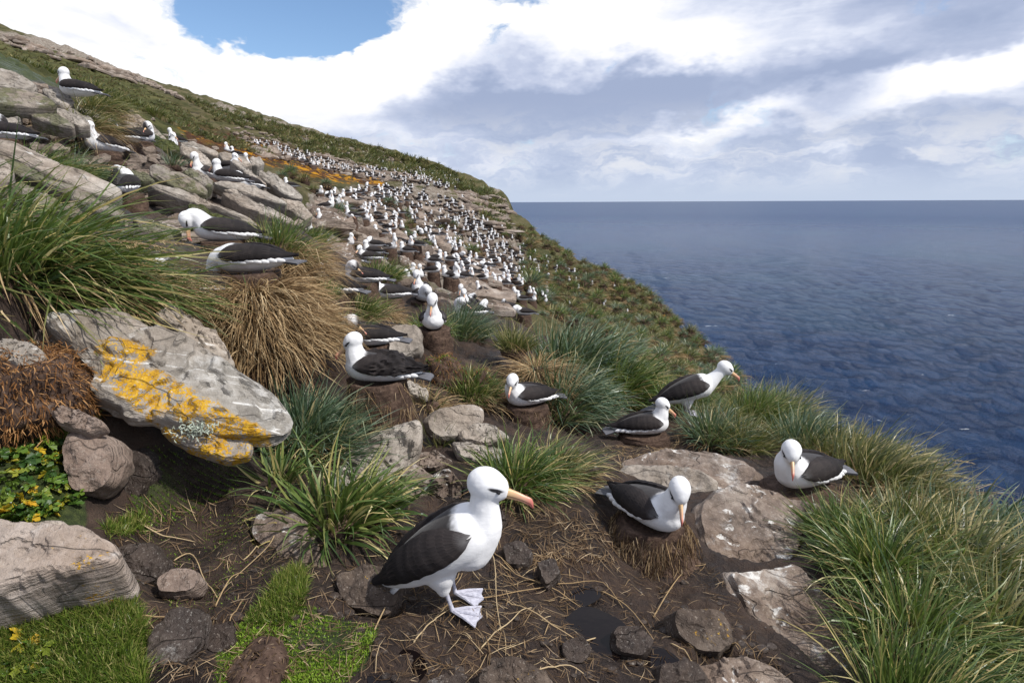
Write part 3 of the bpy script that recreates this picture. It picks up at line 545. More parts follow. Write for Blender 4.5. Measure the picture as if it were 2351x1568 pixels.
# right platform
px_slab('flat_stone', [(1395,1075),(1420,1050),(1480,1035),(1560,1030),(1640,1040),(1730,1060),(1760,1095),(1740,1130),(1640,1140),(1560,1105),(1450,1110)], 4.0, (0.05, -0.16, 0.98), 0.22, M_BROWN, 'broad brown rock ledge below the two right-facing birds', seed=60, N=130, NR=34, rough=0.06, terr=0.12, bed=0.12)
px_slab('flat_stone', [(1395,1100),(1440,1070),(1540,1072),(1610,1085),(1652,1110),(1645,1132),(1590,1140),(1500,1135),(1430,1130)], 3.72, (0.0, -0.3, 0.95), 0.10, M_GREY, 'smooth pale oval slab behind the bird on the straw nest', seed=61, N=100, lift=0.03)
px_slab('flat_stone', [(1585,1210),(1590,1150),(1660,1105),(1740,1098),(1810,1125),(1910,1170),(1915,1205),(1850,1230),(1840,1280),(1800,1330),(1720,1350),(1650,1320),(1600,1265)], 3.1, (0.12, -0.32, 0.94), 0.28, M_BROWN, 'wide rough brown rock streaked with white droppings', seed=62, N=150, NR=40, rough=0.07, terr=0.12, out_noise=0.07, bed=0.12)
px_slab('flat_stone', [(1650,1310),(1730,1300),(1830,1290),(1930,1370),(1990,1480),(1980,1580),(1860,1610),(1770,1500),(1690,1390)], 2.35, (0.15, -0.30, 0.94), 0.25, M_BROWN, 'long brown rock face running down beside the right grass', seed=63, N=130, NR=36, rough=0.06, terr=0.12, out_noise=0.06, bed=0.12)
px_slab('flat_stone', [(1560,1530),(1700,1500),(1800,1530),(1850,1590),(1700,1640),(1560,1610)], 1.85, (0.1, -0.25, 0.96), 0.14, M_BROWN, 'flat brown rock at the foot of the mud slope', seed=64, N=100, rough=0.05)
# rib of tilted slabs on the left
LS = [([(-60,160),(15,166),(60,188),(88,206),(80,216),(40,214),(-60,208)],8.0,'s',0.30),([(-60,206),(30,210),(90,220),(132,246),(128,254),(60,252),(-60,246)],7.3,'m',0.20),([(95,210),(160,215),(165,232),(174,250),(140,254),(115,235)],8.2,'s',0.25),
 ([(70,256),(110,260),(174,296),(168,303),(120,292),(72,276)],7.4,'m',0.20),([(112,253),(150,261),(206,289),(208,299),(180,299),(128,272)],7.8,'s',0.20),([(132,251),(166,257),(216,285),(212,293),(182,284)],8.1,'s',0.2),([(165,256),(206,261),(229,271),(226,281),(194,271)],8.5,'m',0.14),
 ([(-50,250),(30,254),(52,269),(48,281),(-50,274)],7.2,'s',0.22),([(-50,275),(44,283),(40,292),(-50,292)],7.0,'s',0.16),([(172,299),(200,299),(242,317),(247,329),(214,331),(178,319)],8.2,'s',0.2),([(212,296),(252,301),(292,311),(304,322),(280,327),(238,316)],9.0,'m',0.2),
 ([(268,268),(285,260),(312,267),(352,291),(388,328),(372,333),(330,314),(283,287)],12.0,'g',0.35),([(-60,310),(20,333),(100,370),(180,398),(257,430),(288,448),(272,464),(220,458),(120,417),(40,377),(-60,340)],5.7,'s',0.22),([(-60,345),(40,381),(130,424),(204,452),(190,467),(100,432),(-60,376)],5.5,'m',0.2),([(-50,372),(15,378),(32,395),(31,428),(-50,434)],5.0,'s',0.25),
 ([(344,384),(363,383),(430,413),(478,442),(476,455),(444,450),(383,429),(342,404)],8.0,'m',0.34),([(416,399),(437,394),(461,402),(490,422),(488,433),(474,437),(436,416)],8.4,'m',0.28),([(485,419),(511,422),(578,431),(629,456),(664,474),(655,478),(628,470),(577,457),(526,440),(492,428)],8.8,'s',0.22),
 ([(340,419),(376,431),(418,451),(460,462),(482,476),(527,493),(597,516),(604,528),(561,519),(493,487),(459,481),(392,455),(340,438)],7.3,'s',0.26),([(500,436),(527,442),(554,462),(596,479),(646,498),(676,513),(691,524),(670,523),(610,501),(560,484),(509,451)],8.0,'s',0.22),([(510,441),(537,441),(556,456),(576,465),(566,471)],8.6,'s',0.2),
 ([(592,392),(609,395),(615,404),(622,399),(646,417),(680,441),(699,455),(687,462),(652,452),(619,429),(593,409)],13,'g',0.40),([(523,369),(545,374),(570,395),(596,417),(615,432),(605,439),(577,420),(551,395)],12.5,'s',0.35),([(412,338),(445,345),(470,362),(488,380),(478,390),(446,375),(413,354)],12.5,'s',0.35),([(411,330),(438,330),(478,343),(503,354),(499,361),(459,353),(417,339)],14.5,'s',0.3),
 ([(500,352),(528,357),(563,362),(580,383),(561,385),(510,371)],16,'s',0.35),([(342,373),(376,377),(419,389),(445,396),(427,405),(384,395),(342,384)],9.4,'s',0.24),([(572,365),(596,363),(607,380),(591,387),(574,381)],19,'s',0.4),([(594,467),(629,473),(647,489),(628,484),(597,478)],9.0,'m',0.2),([(428,476),(460,481),(503,501),(556,518),(546,533),(494,530),(441,512)],6.8,'M',0.34),
 ([(342,317),(380,324),(412,340),(414,354),(375,353),(342,342)],11.3,'M',0.4),([(708,511),(731,527),(740,548),(720,553),(702,540)],15,'p',0.6),([(560,470),(600,476),(640,494),(620,498),(580,486)],8.3,'m',0.2),([(250,330),(300,335),(345,360),(340,372),(290,356),(245,342)],9.8,'s',0.25),([(300,400),(340,408),(360,425),(330,425),(298,415)],7.4,'m',0.2),
 ([(170,440),(230,470),(290,495),(280,510),(220,495),(160,465)],5.2,'m',0.22),([(40,430),(100,452),(150,480),(120,500),(60,475),(20,450)],4.9,'m',0.24),([(300,505),(360,520),(420,545),(400,560),(330,545)],5.3,'m',0.22),([(640,455),(690,470),(720,500),(700,510),(650,480)],11.5,'s',0.3),([(700,560),(760,560),(800,590),(760,610),(705,590)],13,'p',0.5),([(745,590),(800,600),(820,640),(760,660),(735,630)],10.5,'m',0.35)]
mm_ = {'s': M_GREY, 'm': M_GREYMOSS, 'M': M_MOSSY, 'g': M_GREY, 'p': M_PINK}
for i, (o_, Y_, k_, T_) in enumerate(LS):
    nrm_ = DIP if k_ != 'g' else (0.45, -0.62, 0.64)
    special = {12: 'longest tilted slab, lying below the tussock under the seed stalk bird', 17: 'thin slab carrying the albatross that lies along it', 15: 'thick slab with mossy green flank below a thin tuft', 18: 'long grey slab running just above the mossy boulder', 21: 'smooth pale slab leaning at the colony end of the left rib', 0: 'topmost grey block of the left rib', 1: 'overhanging slab with dark mossy underside near the topmost bird', 11: 'big smooth grey slab standing tilted with yellow spots'}
    lab = special.get(i) or {'s': 'long grey tilted slab in the stacked rib of rock on the left slope', 'm': 'grey slab with mossy green edge in the stacked left rib of rock', 'M': 'dark green mossy boulder among the tilted left slabs', 'g': 'big smooth grey slab standing tilted above the other slabs', 'p': 'pinkish block at the end of the left rib of rock'}[k_]
    px_slab('tilted_stone', o_, Y_, nrm_, T_, mm_[k_], lab, seed=100+i, group=None if i in special else {'s': 'tilted grey slabs of the left rib', 'm': 'mossy edged slabs of the left rib', 'M': 'mossy boulders of the left rib', 'g': 'smooth leaning slabs of the left rib', 'p': 'pinkish blocks of the left rib'}[k_], N=72, NR=20, rough=0.016, layers=3, terr=0.12, out_noise=0.028, boxy=0.24, lift=0.05, bed=1.05)
# ------------------------------------------------------------------ ground sheet and headland (after the stones have been bedded in)
HGT -= 0.0
isp = int(np.searchsorted(_bb, math.log(14.0)))
W3 = np.stack([_X2, _Y2, HGT], -1); nrm = bio.copy(); nrm[..., 3] = 1
for nm, sl_, mm in (('ground', slice(0, isp+1), GROUND_M), ('hillside', slice(isp, NB), HILL_M)):
    V = W3[sl_]; nr = V.shape[0]
    me = mesh_np(nm, V.reshape(-1, 3), grid_faces(nr, NA), [mm], attrs={'bio': nrm[sl_].reshape(-1, 4), 'heath': rg_heath[sl_].ravel()})
    obj(nm, me, kind='structure', label='dark peat ground between the nests' if nm == 'ground' else 'sloping headland with rock ledges and moss')

# slabs scattered over the colony: a few shared shapes
VAR = []
for k in range(9):
    rs = np.random.default_rng(300+k); n_ = 9
    a = np.sort(rs.uniform(0, 2*math.pi, n_)); a = np.linspace(0, 2*math.pi, n_, endpoint=False)+rs.uniform(-.25, .25, n_)
    r_ = rs.uniform(0.7, 1.15, n_); o_ = np.stack([np.cos(a)*r_*0.9, np.sin(a)*r_*0.5], 1)
    VAR.append(slab_mesh('ledge_stone', o_, rs.uniform(0.22, 0.42), 300+k, M_FAR if k % 3 else M_BROWN, N=22, NR=9, rough=0.07, layers=2, terr=0.4, out_noise=0.1))
def inpoly(poly, n, rs, dens=None):
    poly = np.array(poly, float); lo, hi = poly.min(0), poly.max(0); out = []
    while len(out) < n:
        p = rs.uniform(lo, hi); x, y = p; ins = False
        for k in range(len(poly)):
            x0, y0 = poly[k]; x1, y1 = poly[(k+1) % len(poly)]
            if (y0 > y) != (y1 > y) and x < (x1-x0)*(y-y0)/(y1-y0)+x0: ins = not ins
        if ins: out.append(p)
    return np.array(out)
rs = np.random.default_rng(77); cnt = 0; LEDGE = []
for poly, n_, smin, smax in [([(730,560),(960,560),(1010,640),(960,650),(760,650)],34,0.35,0.9),([(720,450),(1000,440),(1140,520),(1205,560),(1205,640),(1110,690),(980,610),(730,520)],150,0.5,1.5),([(1050,445),(1150,455),(1163,500),(1080,490)],30,1.2,2.6),([(700,350),(1040,410),(1000,430),(760,400)],40,0.9,2.2),([(0,80),(330,190),(300,190),(0,100)],24,2,4),([(1000,660),(1130,690),(1130,720),(1000,720)],12,0.5,1.0),([(1180,640),(1260,700),(1200,720),(1140,690)],14,0.6,1.4)]:
    for (px, py) in inpoly(poly, n_, rs):
        h_ = hit(px, py, 11)
        if h_ is None: continue
        s_ = rs.uniform(smin, smax)
        if cnt >= 290: break
        cnt += 1
        o_ = obj('ledge_stone', VAR[rs.integers(9)], label='weathered flat slab on the ledges among the nesting birds', cat='rock', group='flat slabs scattered over the colony ledges')
        o_.location = (h_[0], h_[1], h_[2]+0.02*s_); o_.rotation_euler = (R(rs.normal(-6, 6)), R(rs.normal(11, 7)), R(rs.normal(0, 35))); o_.scale = (s_*rs.uniform(.9, 1.5), s_*rs.uniform(.7, 1.2), s_*rs.uniform(.6, 1.1))
# layered cliff at the tip of the headland
for k in range(44):
    py = 446+rs.uniform(0, 1)*88; px = 1146-abs(rs.normal(0, 30))-max(0, (455-py))*2.0+max(0, py-500)*.6
    h_ = hit(px, py, 60)
    if h_ is None: continue
    s_ = rs.uniform(1.2, 2.4); o_ = obj('cliff_ledge', VAR[rs.integers(9)], label='dark layered ledge of the cliff at the headland tip', cat='rock', group='ledges of the headland cliff')
    o_.location = (h_[0]+.1, h_[1], h_[2]); o_.scale = (s_*1.5, s_, s_*.45); o_.rotation_euler = (R(rs.normal(0, 3)), R(rs.normal(5, 3)), R(rs.normal(-15, 12)))
# smaller rubble nobody could count
RV, RF, off_ = [], [], 0
bv = np.array([v.co[:] for v in VAR[3].vertices]); 
RUB = [slab_geom(np.stack([np.cos(a_)*1.0, np.sin(a_)*0.6], 1), 0.45, 500+k, N=10, NR=5, rough=0.1, layers=2, terr=0.3, out_noise=0.15) for k, a_ in enumerate([np.linspace(0, 6.28, 7, endpoint=False)+.3*k for k in range(4)])]
for poly, n_, smin, smax in [([(720,450),(1000,440),(1140,520),(1205,560),(1205,640),(1110,690),(980,610),(730,520)],420,0.15,0.55),([(-30,170),(380,280),(640,420),(690,520),(400,560),(-30,440)],200,0.08,0.25),([(500,280),(900,360),(1050,410),(880,420),(600,360)],260,0.3,1.0),([(60,90),(330,185),(420,230),(200,140)],90,0.5,1.8)]:
    for (px, py) in inpoly(poly, n_, rs):
        h_ = hit(px, py, 5)
        if h_ is None: continue
        V_, F_ = RUB[rs.integers(4)]; s_ = rs.uniform(smin, smax)
        Rm = np.array(Euler((R(rs.normal(-6, 10)), R(rs.normal(12, 10)), R(rs.uniform(0, 360)))).to_matrix())
        RV.append((V_*s_) @ Rm.T+h_+np.array([0, 0, 0.03*s_])); RF.append(F_[:, ::-1]+off_); off_ += len(V_)
obj('rock_rubble', mesh_np('rock_rubble', np.concatenate(RV), np.concatenate(RF), [M_FAR], sharp=R(40)), kind='stuff', label='loose stone rubble between the slabs and ledges', cat='rubble')
# ------------------------------------------------------------------ albatross
def bird_materials():
    m, q = mat('white_plumage'); hd = q.attr('hd', 1); back = q.attr('back'); P = q.n('ShaderNodeTexCoord').outputs['Object']
    s = q.n('ShaderNodeSeparateXYZ'); q.link(hd, s.inputs[0]); x, y, z = s.outputs
    ay = q.math('ABSOLUTE', y); side = q.ss(ay, 0.018, 0.030)
    dz0 = q.math('SUBTRACT', z, q.math('ADD', 0.0155, q.math('MULTIPLY', q.math('SUBTRACT', x, 0.03), -0.10)))
    a = q.math('DIVIDE', q.math('SUBTRACT', x, 0.027), 0.029); b = q.math('DIVIDE', dz0, 0.0072)
    k1 = q.ss(q.math('ADD', q.math('MULTIPLY', a, a), q.math('MULTIPLY', b, b)), 1.35, 0.35)
    a2 = q.math('DIVIDE', q.math('SUBTRACT', x, 0.032), 0.045); b2 = q.math('DIVIDE', q.math('SUBTRACT', dz0, -0.002), 0.017)
    k2 = q.math('MULTIPLY', q.ss(q.math('ADD', q.math('MULTIPLY', a2, a2), q.math('MULTIPLY', b2, b2)), 1.2, 0.1), 0.22)
    white = q.mix(q.ss(q.noise(P, 9, 4, 0.6), 0.45, 0.75), (0.73, 0.73, 0.735), (0.61, 0.61, 0.62))
    c = q.mix(q.math('MULTIPLY', side, k2), white, (0.10, 0.11, 0.13)); c = q.mix(q.math('MULTIPLY', side, k1), c, (0.012, 0.012, 0.014))
    c = q.mix(back, c, q.mix(q.noise(P, 40, 3, 0.6), (0.014, 0.012, 0.013), (0.034, 0.029, 0.028)))
    c = q.mix(q.math('MULTIPLY', q.attr('soil'), q.ss(q.noise(P, 30, 5, 0.65), 0.48, 0.62)), c, (0.33, 0.27, 0.21))
    fe = q.noise(q.vmath('MULTIPLY', P, (20, 55, 55)), 1.0, 4, 0.6); fe2 = q.noise(P, 18, 3, 0.5)
    nb = bump(q, q.math('ADD', q.math('MULTIPLY', fe, 0.5), q.math('MULTIPLY', fe2, 0.8)), 0.35, 0.008)
    white_m = finish(m, q, principled(q, c, 0.75, 0.2, nb, **{'Sheen Weight': 0.15}))
    m, q = mat('dark_wing_feathers'); uvn = q.n('ShaderNodeUVMap'); sp = q.n('ShaderNodeSeparateXYZ'); q.link(uvn.outputs[0], sp.inputs[0]); u, v = sp.outputs[0], sp.outputs[1]
    P = q.n('ShaderNodeTexCoord').outputs['Object']
    # overlapping covert feathers: rows of scallops, long feathers toward the tip
    def rows(nu, nv, sh):
        uu = q.math('MULTIPLY', u, nu); fl = q.math('FLOOR', uu); vv = q.math('ADD', q.math('MULTIPLY', v, nv), q.math('MULTIPLY', fl, sh))
        fu = q.math('FRACT', uu); fv = q.math('SUBTRACT', q.math('FRACT', vv), 0.5)
        return q.math('ADD', fu, q.math('MULTIPLY', q.math('MULTIPLY', fv, fv), -2.2)), q.math('ADD', fl, q.math('MULTIPLY', q.math('FLOOR', vv), 7.3))
    r1, id1 = rows(17.0, 11.0, 0.5); r2, id2 = rows(3.0, 17.0, 0.37)
    late = q.ss(u, 0.45, 0.58); row = q.mix(late, r1, r2); idm = q.mix(late, id1, id2)
    wn = q.n('ShaderNodeTexWhiteNoise', noise_dimensions='1D'); q.link(idm, wn.inputs['W'])
    shade = q.ss(u, 0.0, 0.6); base = q.mix(shade, (0.030, 0.025, 0.0245), (0.0075, 0.0068, 0.008))
    base = q.mix(q.math('MULTIPLY', wn.outputs[0], 0.45), base, (0.046, 0.037, 0.034))
    edge = q.ss(row, 0.78, 0.96); base = q.mix(q.math('MULTIPLY', edge, 0.16), base, (0.095, 0.08, 0.075))
    base = q.mix(q.ss(q.noise(P, 60, 4, 0.7), 0.5, 0.8, 0, 0.4), base, (0.012, 0.011, 0.012))
    base = q.mix(q.ss(q.math('ADD', u, q.math('MULTIPLY', q.noise(P, 30, 3, 0.6), 0.06)), 0.10, 0.015), base, (0.11, 0.105, 0.105))
    nb = bump(q, q.math('ADD', row, q.math('MULTIPLY', q.noise(q.vmath('MULTIPLY', P, (25, 90, 90)), 1.0, 3, 0.6), 0.3)), 0.30, 0.004)
    dark_m = finish(m, q, principled(q, base, 0.75, 0.16, nb))
    m, q = mat('grey_tail_feathers'); uvn = q.n('ShaderNodeUVMap'); sp = q.n('ShaderNodeSeparateXYZ'); q.link(uvn.outputs[0], sp.inputs[0])
    fv = q.math('FRACT', q.math('MULTIPLY', sp.outputs[1], 7.0)); c = q.mix(q.ss(fv, 0.0, 0.12), (0.03, 0.03, 0.034), (0.13, 0.13, 0.145)); c = q.mix(q.ss(fv, 0.45, 0.5), c, (0.10, 0.10, 0.11))
    tail_m = finish(m, q, principled(q, q.mix(q.ss(sp.outputs[0], 0.25, 0.0), c, (0.7, 0.7, 0.7)), 0.6, 0.3, bump(q, fv, 0.6, 0.005)))
    m, q = mat('bill_horn'); uvn = q.n('ShaderNodeUVMap'); sp = q.n('ShaderNodeSeparateXYZ'); q.link(uvn.outputs[0], sp.inputs[0])
    c = q.ramp(sp.outputs[0], [(0.0, (0.50, 0.36, 0.17)), (0.3, (0.62, 0.41, 0.22)), (0.7, (0.63, 0.33, 0.22)), (0.88, (0.60, 0.20, 0.16)), (1.0, (0.50, 0.13, 0.11))])
    ln = q.math('ABSOLUTE', q.math('SUBTRACT', sp.outputs[1], 0.5)); c = q.mix(q.ss(q.math('ABSOLUTE', q.math('SUBTRACT', ln, 0.21)), 0.028, 0.008, 0, 0.75), c, (0.10, 0.05, 0.04))
    c = q.mix(q.ss(sp.outputs[0], 0.05, 0.0), c, (0.06, 0.045, 0.03))
    bill_m = finish(m, q, principled(q, c, 0.32, 0.45))
    m, q = mat('eye_black'); eye_m = finish(m, q, principled(q, (0.008, 0.006, 0.006), 0.08, 0.6))
    m, q = mat('grey_web_skin'); P = q.n('ShaderNodeTexCoord').outputs['Object']; n_ = q.noise(P, 60, 5, 0.6)
    foot_m = finish(m, q, principled(q, q.ramp(n_, [(0.3, (0.30, 0.30, 0.36)), (0.6, (0.50, 0.50, 0.57))]), 0.5, 0.4, bump(q, n_, 0.4, 0.004)))
    return white_m, dark_m, tail_m, bill_m, eye_m, foot_m
WHITE, DARKW, TAILM, BILLM, EYEM, FOOTM = bird_materials()

ST = np.array([  # x, centre z, half width, half height of the resting body
 (-0.40, .105, .012, .010), (-0.36, .105, .032, .026), (-0.29, .107, .073, .056), (-0.19, .112, .113, .090), (-0.07, .117, .134, .110), (0.04, .121, .139, .118), (0.13, .124, .130, .120), (0.19, .124, .107, .107), (0.235, .120, .068, .074), (0.26, .116, .028, .034)])
ST[:, 0] *= 0.93
def sect(x): return [np.interp(x, ST[:, 0], ST[:, k]) for k in (1, 2, 3)]
def loft_body(nx=26, nt=24):
    t = np.linspace(0, 1, nx); xs = -0.372+0.614*(0.5-0.5*np.cos(math.pi*t)); th = np.linspace(0, 2*math.pi, nt, endpoint=False)
    zc, w, h = sect(xs); up = np.clip(np.cos(th), 0, 1)
    V = np.stack([np.repeat(xs[:, None], nt, 1), w[:, None]*np.sin(th), zc[:, None]+h[:, None]*np.where(np.cos(th) < 0, np.cos(th)*0.96, np.cos(th))], -1).reshape(-1, 3)
    Fq = grid_faces(nx, nt, True); n0 = len(V); V = np.concatenate([V, [[-0.372, 0, .105]], [[0.242, 0, .116]]])
    a = np.arange(nt); T1 = np.stack([a, np.full(nt, n0), (a+1) % nt], -1); b = (nx-1)*nt+a; T2 = np.stack([b, (nx-1)*nt+(a+1) % nt, np.full(nt, n0+1)], -1)
    return V, Fq, np.concatenate([T1, T2])
def sphere_np(c, r, nu=12, nv=8):
    th = np.linspace(0, 2*math.pi, nu, endpoint=False); ph = np.linspace(0, math.pi, nv+1)[1:-1]
    V = np.stack([np.sin(ph)[:, None]*np.cos(th), np.sin(ph)[:, None]*np.sin(th), np.repeat(np.cos(ph)[:, None], nu, 1)], -1).reshape(-1, 3)
    n0 = len(V); V = np.concatenate([V, [[0, 0, 1]], [[0, 0, -1]]]); a = np.arange(nu); b = (nv-2)*nu+a
    T = np.concatenate([np.stack([np.full(nu, n0), a, (a+1) % nu], -1), np.stack([b, np.full(nu, n0+1), (nv-2)*nu+(a+1) % nu], -1)])
    return V*np.asarray(r)+np.asarray(c), grid_faces(nv-1, nu, True), T
def tube_np(P, rad, nt=10, flat=None):
    P = np.array(P, float); n = len(P); tan = np.gradient(P, axis=0); tan /= np.linalg.norm(tan, axis=1)[:, None]
    up = np.array([0, 0, 1.0]) if abs(tan[0] @ np.array([0, 0, 1.0])) < 0.9 else np.array([0, 1.0, 0])
    s = np.cross(tan, up); s /= np.linalg.norm(s, axis=1)[:, None]; u = np.cross(s, tan); th = np.linspace(0, 2*math.pi, nt, endpoint=False); rad = np.asarray(rad, float)
    V = P[:, None]+rad[:, None, None]*(s[:, None]*np.cos(th)[None, :, None]+u[:, None]*np.sin(th)[None, :, None])
    V = V.reshape(-1, 3); n0 = len(V); V = np.concatenate([V, P[:1], P[-1:]]); a = np.arange(nt); b = (n-1)*nt+a
    T = np.concatenate([np.stack([a, (a+1) % nt, np.full(nt, n0)], -1), np.stack([(n-1)*nt+(a+1) % nt, b, np.full(nt, n0+1)], -1)])
    return V, grid_faces(n, nt, True)[:, ::-1], T
def join_np(parts):
    V, Q, T, o = [], [], [], 0
    for v, q, t in parts:
        V.append(v); Q.append(q+o); T.append(t+o); o += len(v)
    return np.concatenate(V), np.concatenate(Q), np.concatenate(T)
def spline(P, n):
    P = np.array(P, float); k = len(P); t = np.linspace(0, k-1, n); i = np.clip(t.astype(int), 0, k-2); f = (t-i)[:, None]
    p0 = P[np.clip(i-1, 0, k-1)]; p1 = P[i]; p2 = P[i+1]; p3 = P[np.clip(i+2, 0, k-1)]
    return 0.5*((2*p1)+(-p0+p2)*f+(2*p0-5*p1+4*p2-p3)*f*f+(-p0+3*p1-3*p2+p3)*f**3)
def remesh(V, Fl, voxel, it):
    me = mesh_np('tmp', V, Fl); o = bpy.data.objects.new('tmp', me); COL.objects.link(o)
    md = o.modifiers.new('r', 'REMESH'); md.mode = 'VOXEL'; md.voxel_size = voxel
    if it: sm = o.modifiers.new('s', 'SMOOTH'); sm.factor = 0.5; sm.iterations = it
    dg = bpy.context.evaluated_depsgraph_get(); ev = o.evaluated_get(dg); m2 = ev.to_mesh()
    n = len(m2.vertices); co = np.empty(n*3, np.float32); m2.vertices.foreach_get('co', co)
    fq = np.array([p.vertices[:] for p in m2.polygons if len(p.vertices) == 4], np.int32).reshape(-1, 4); ft = np.array([p.vertices[:] for p in m2.polygons if len(p.vertices) == 3], np.int32).reshape(-1, 3)
    ev.to_mesh_clear(); bpy.data.objects.remove(o); bpy.data.meshes.remove(me)
    return co.reshape(-1, 3).astype(float), fq, ft
# poses: tilt of the body, lift, neck points (x, y, z, radius), head turn (yaw, pitch), legs
POSES = {
 'stand':  dict(tilt=33, lift=0.17, neck=[(.10,0,.30,.105),(.15,0,.375,.086),(.163,0,.44,.069),(.163,0,.50,.060),(.17,0,.548,.056)], head=(.183,0,.568), hy=2, hp=-16, legs=True),
 'lean':   dict(tilt=18, lift=0.155, neck=[(.13,0,.29,.10),(.20,0,.35,.078),(.255,0,.405,.06),(.30,0,.45,.052),(.325,0,.475,.05)], head=(.345,0,.482), hy=0, hp=-32, legs=True),
 'sit':    dict(tilt=6, lift=0.0, neck=[(.12,0,.15,.108),(.155,0,.225,.084),(.160,0,.28,.068),(.160,0,.315,.060)], head=(.172,0,.335), hy=0, hp=-36, legs=False),
 'front':  dict(tilt=5, lift=0.0, neck=[(.13,0,.15,.108),(.175,0,.215,.086),(.195,0,.27,.070),(.205,0,.305,.058)], head=(.225,.0,.325), hy=-35, hp=-48, legs=False),
 'turn':   dict(tilt=4, lift=0.0, neck=[(.14,0,.14,.108),(.185,0,.205,.086),(.195,.01,.255,.068),(.195,.02,.285,.056)], head=(.205,.035,.305), hy=48, hp=-34, legs=False),
 'upright':dict(tilt=10, lift=0.0, neck=[(.10,0,.15,.112),(.140,0,.23,.084),(.150,0,.29,.064),(.150,0,.34,.057),(.155,0,.375,.055)], head=(.175,0,.385), hy=-20, hp=-58, legs=False),
 'down':   dict(tilt=-2, lift=0.0, neck=[(.14,0,.13,.10),(.225,0,.115,.080),(.275,0,.06,.062),(.30,0,-.01,.052)], head=(.305,0,-.045), hy=0, hp=-78, legs=False),
 'tuck':   dict(tilt=4, lift=0.0, neck=[(.13,0,.15,.105),(.165,0,.225,.080),(.155,.03,.275,.064),(.125,.06,.285,.056)], head=(.105,.085,.268), hy=150, hp=-35, legs=False),
 'preen':  dict(tilt=6, lift=0.0, neck=[(.13,0,.15,.11),(.19,0,.235,.085),(.235,.01,.265,.066),(.27,.02,.245,.056)], head=(.285,.03,.215), hy=20, hp=-85, legs=False),
}
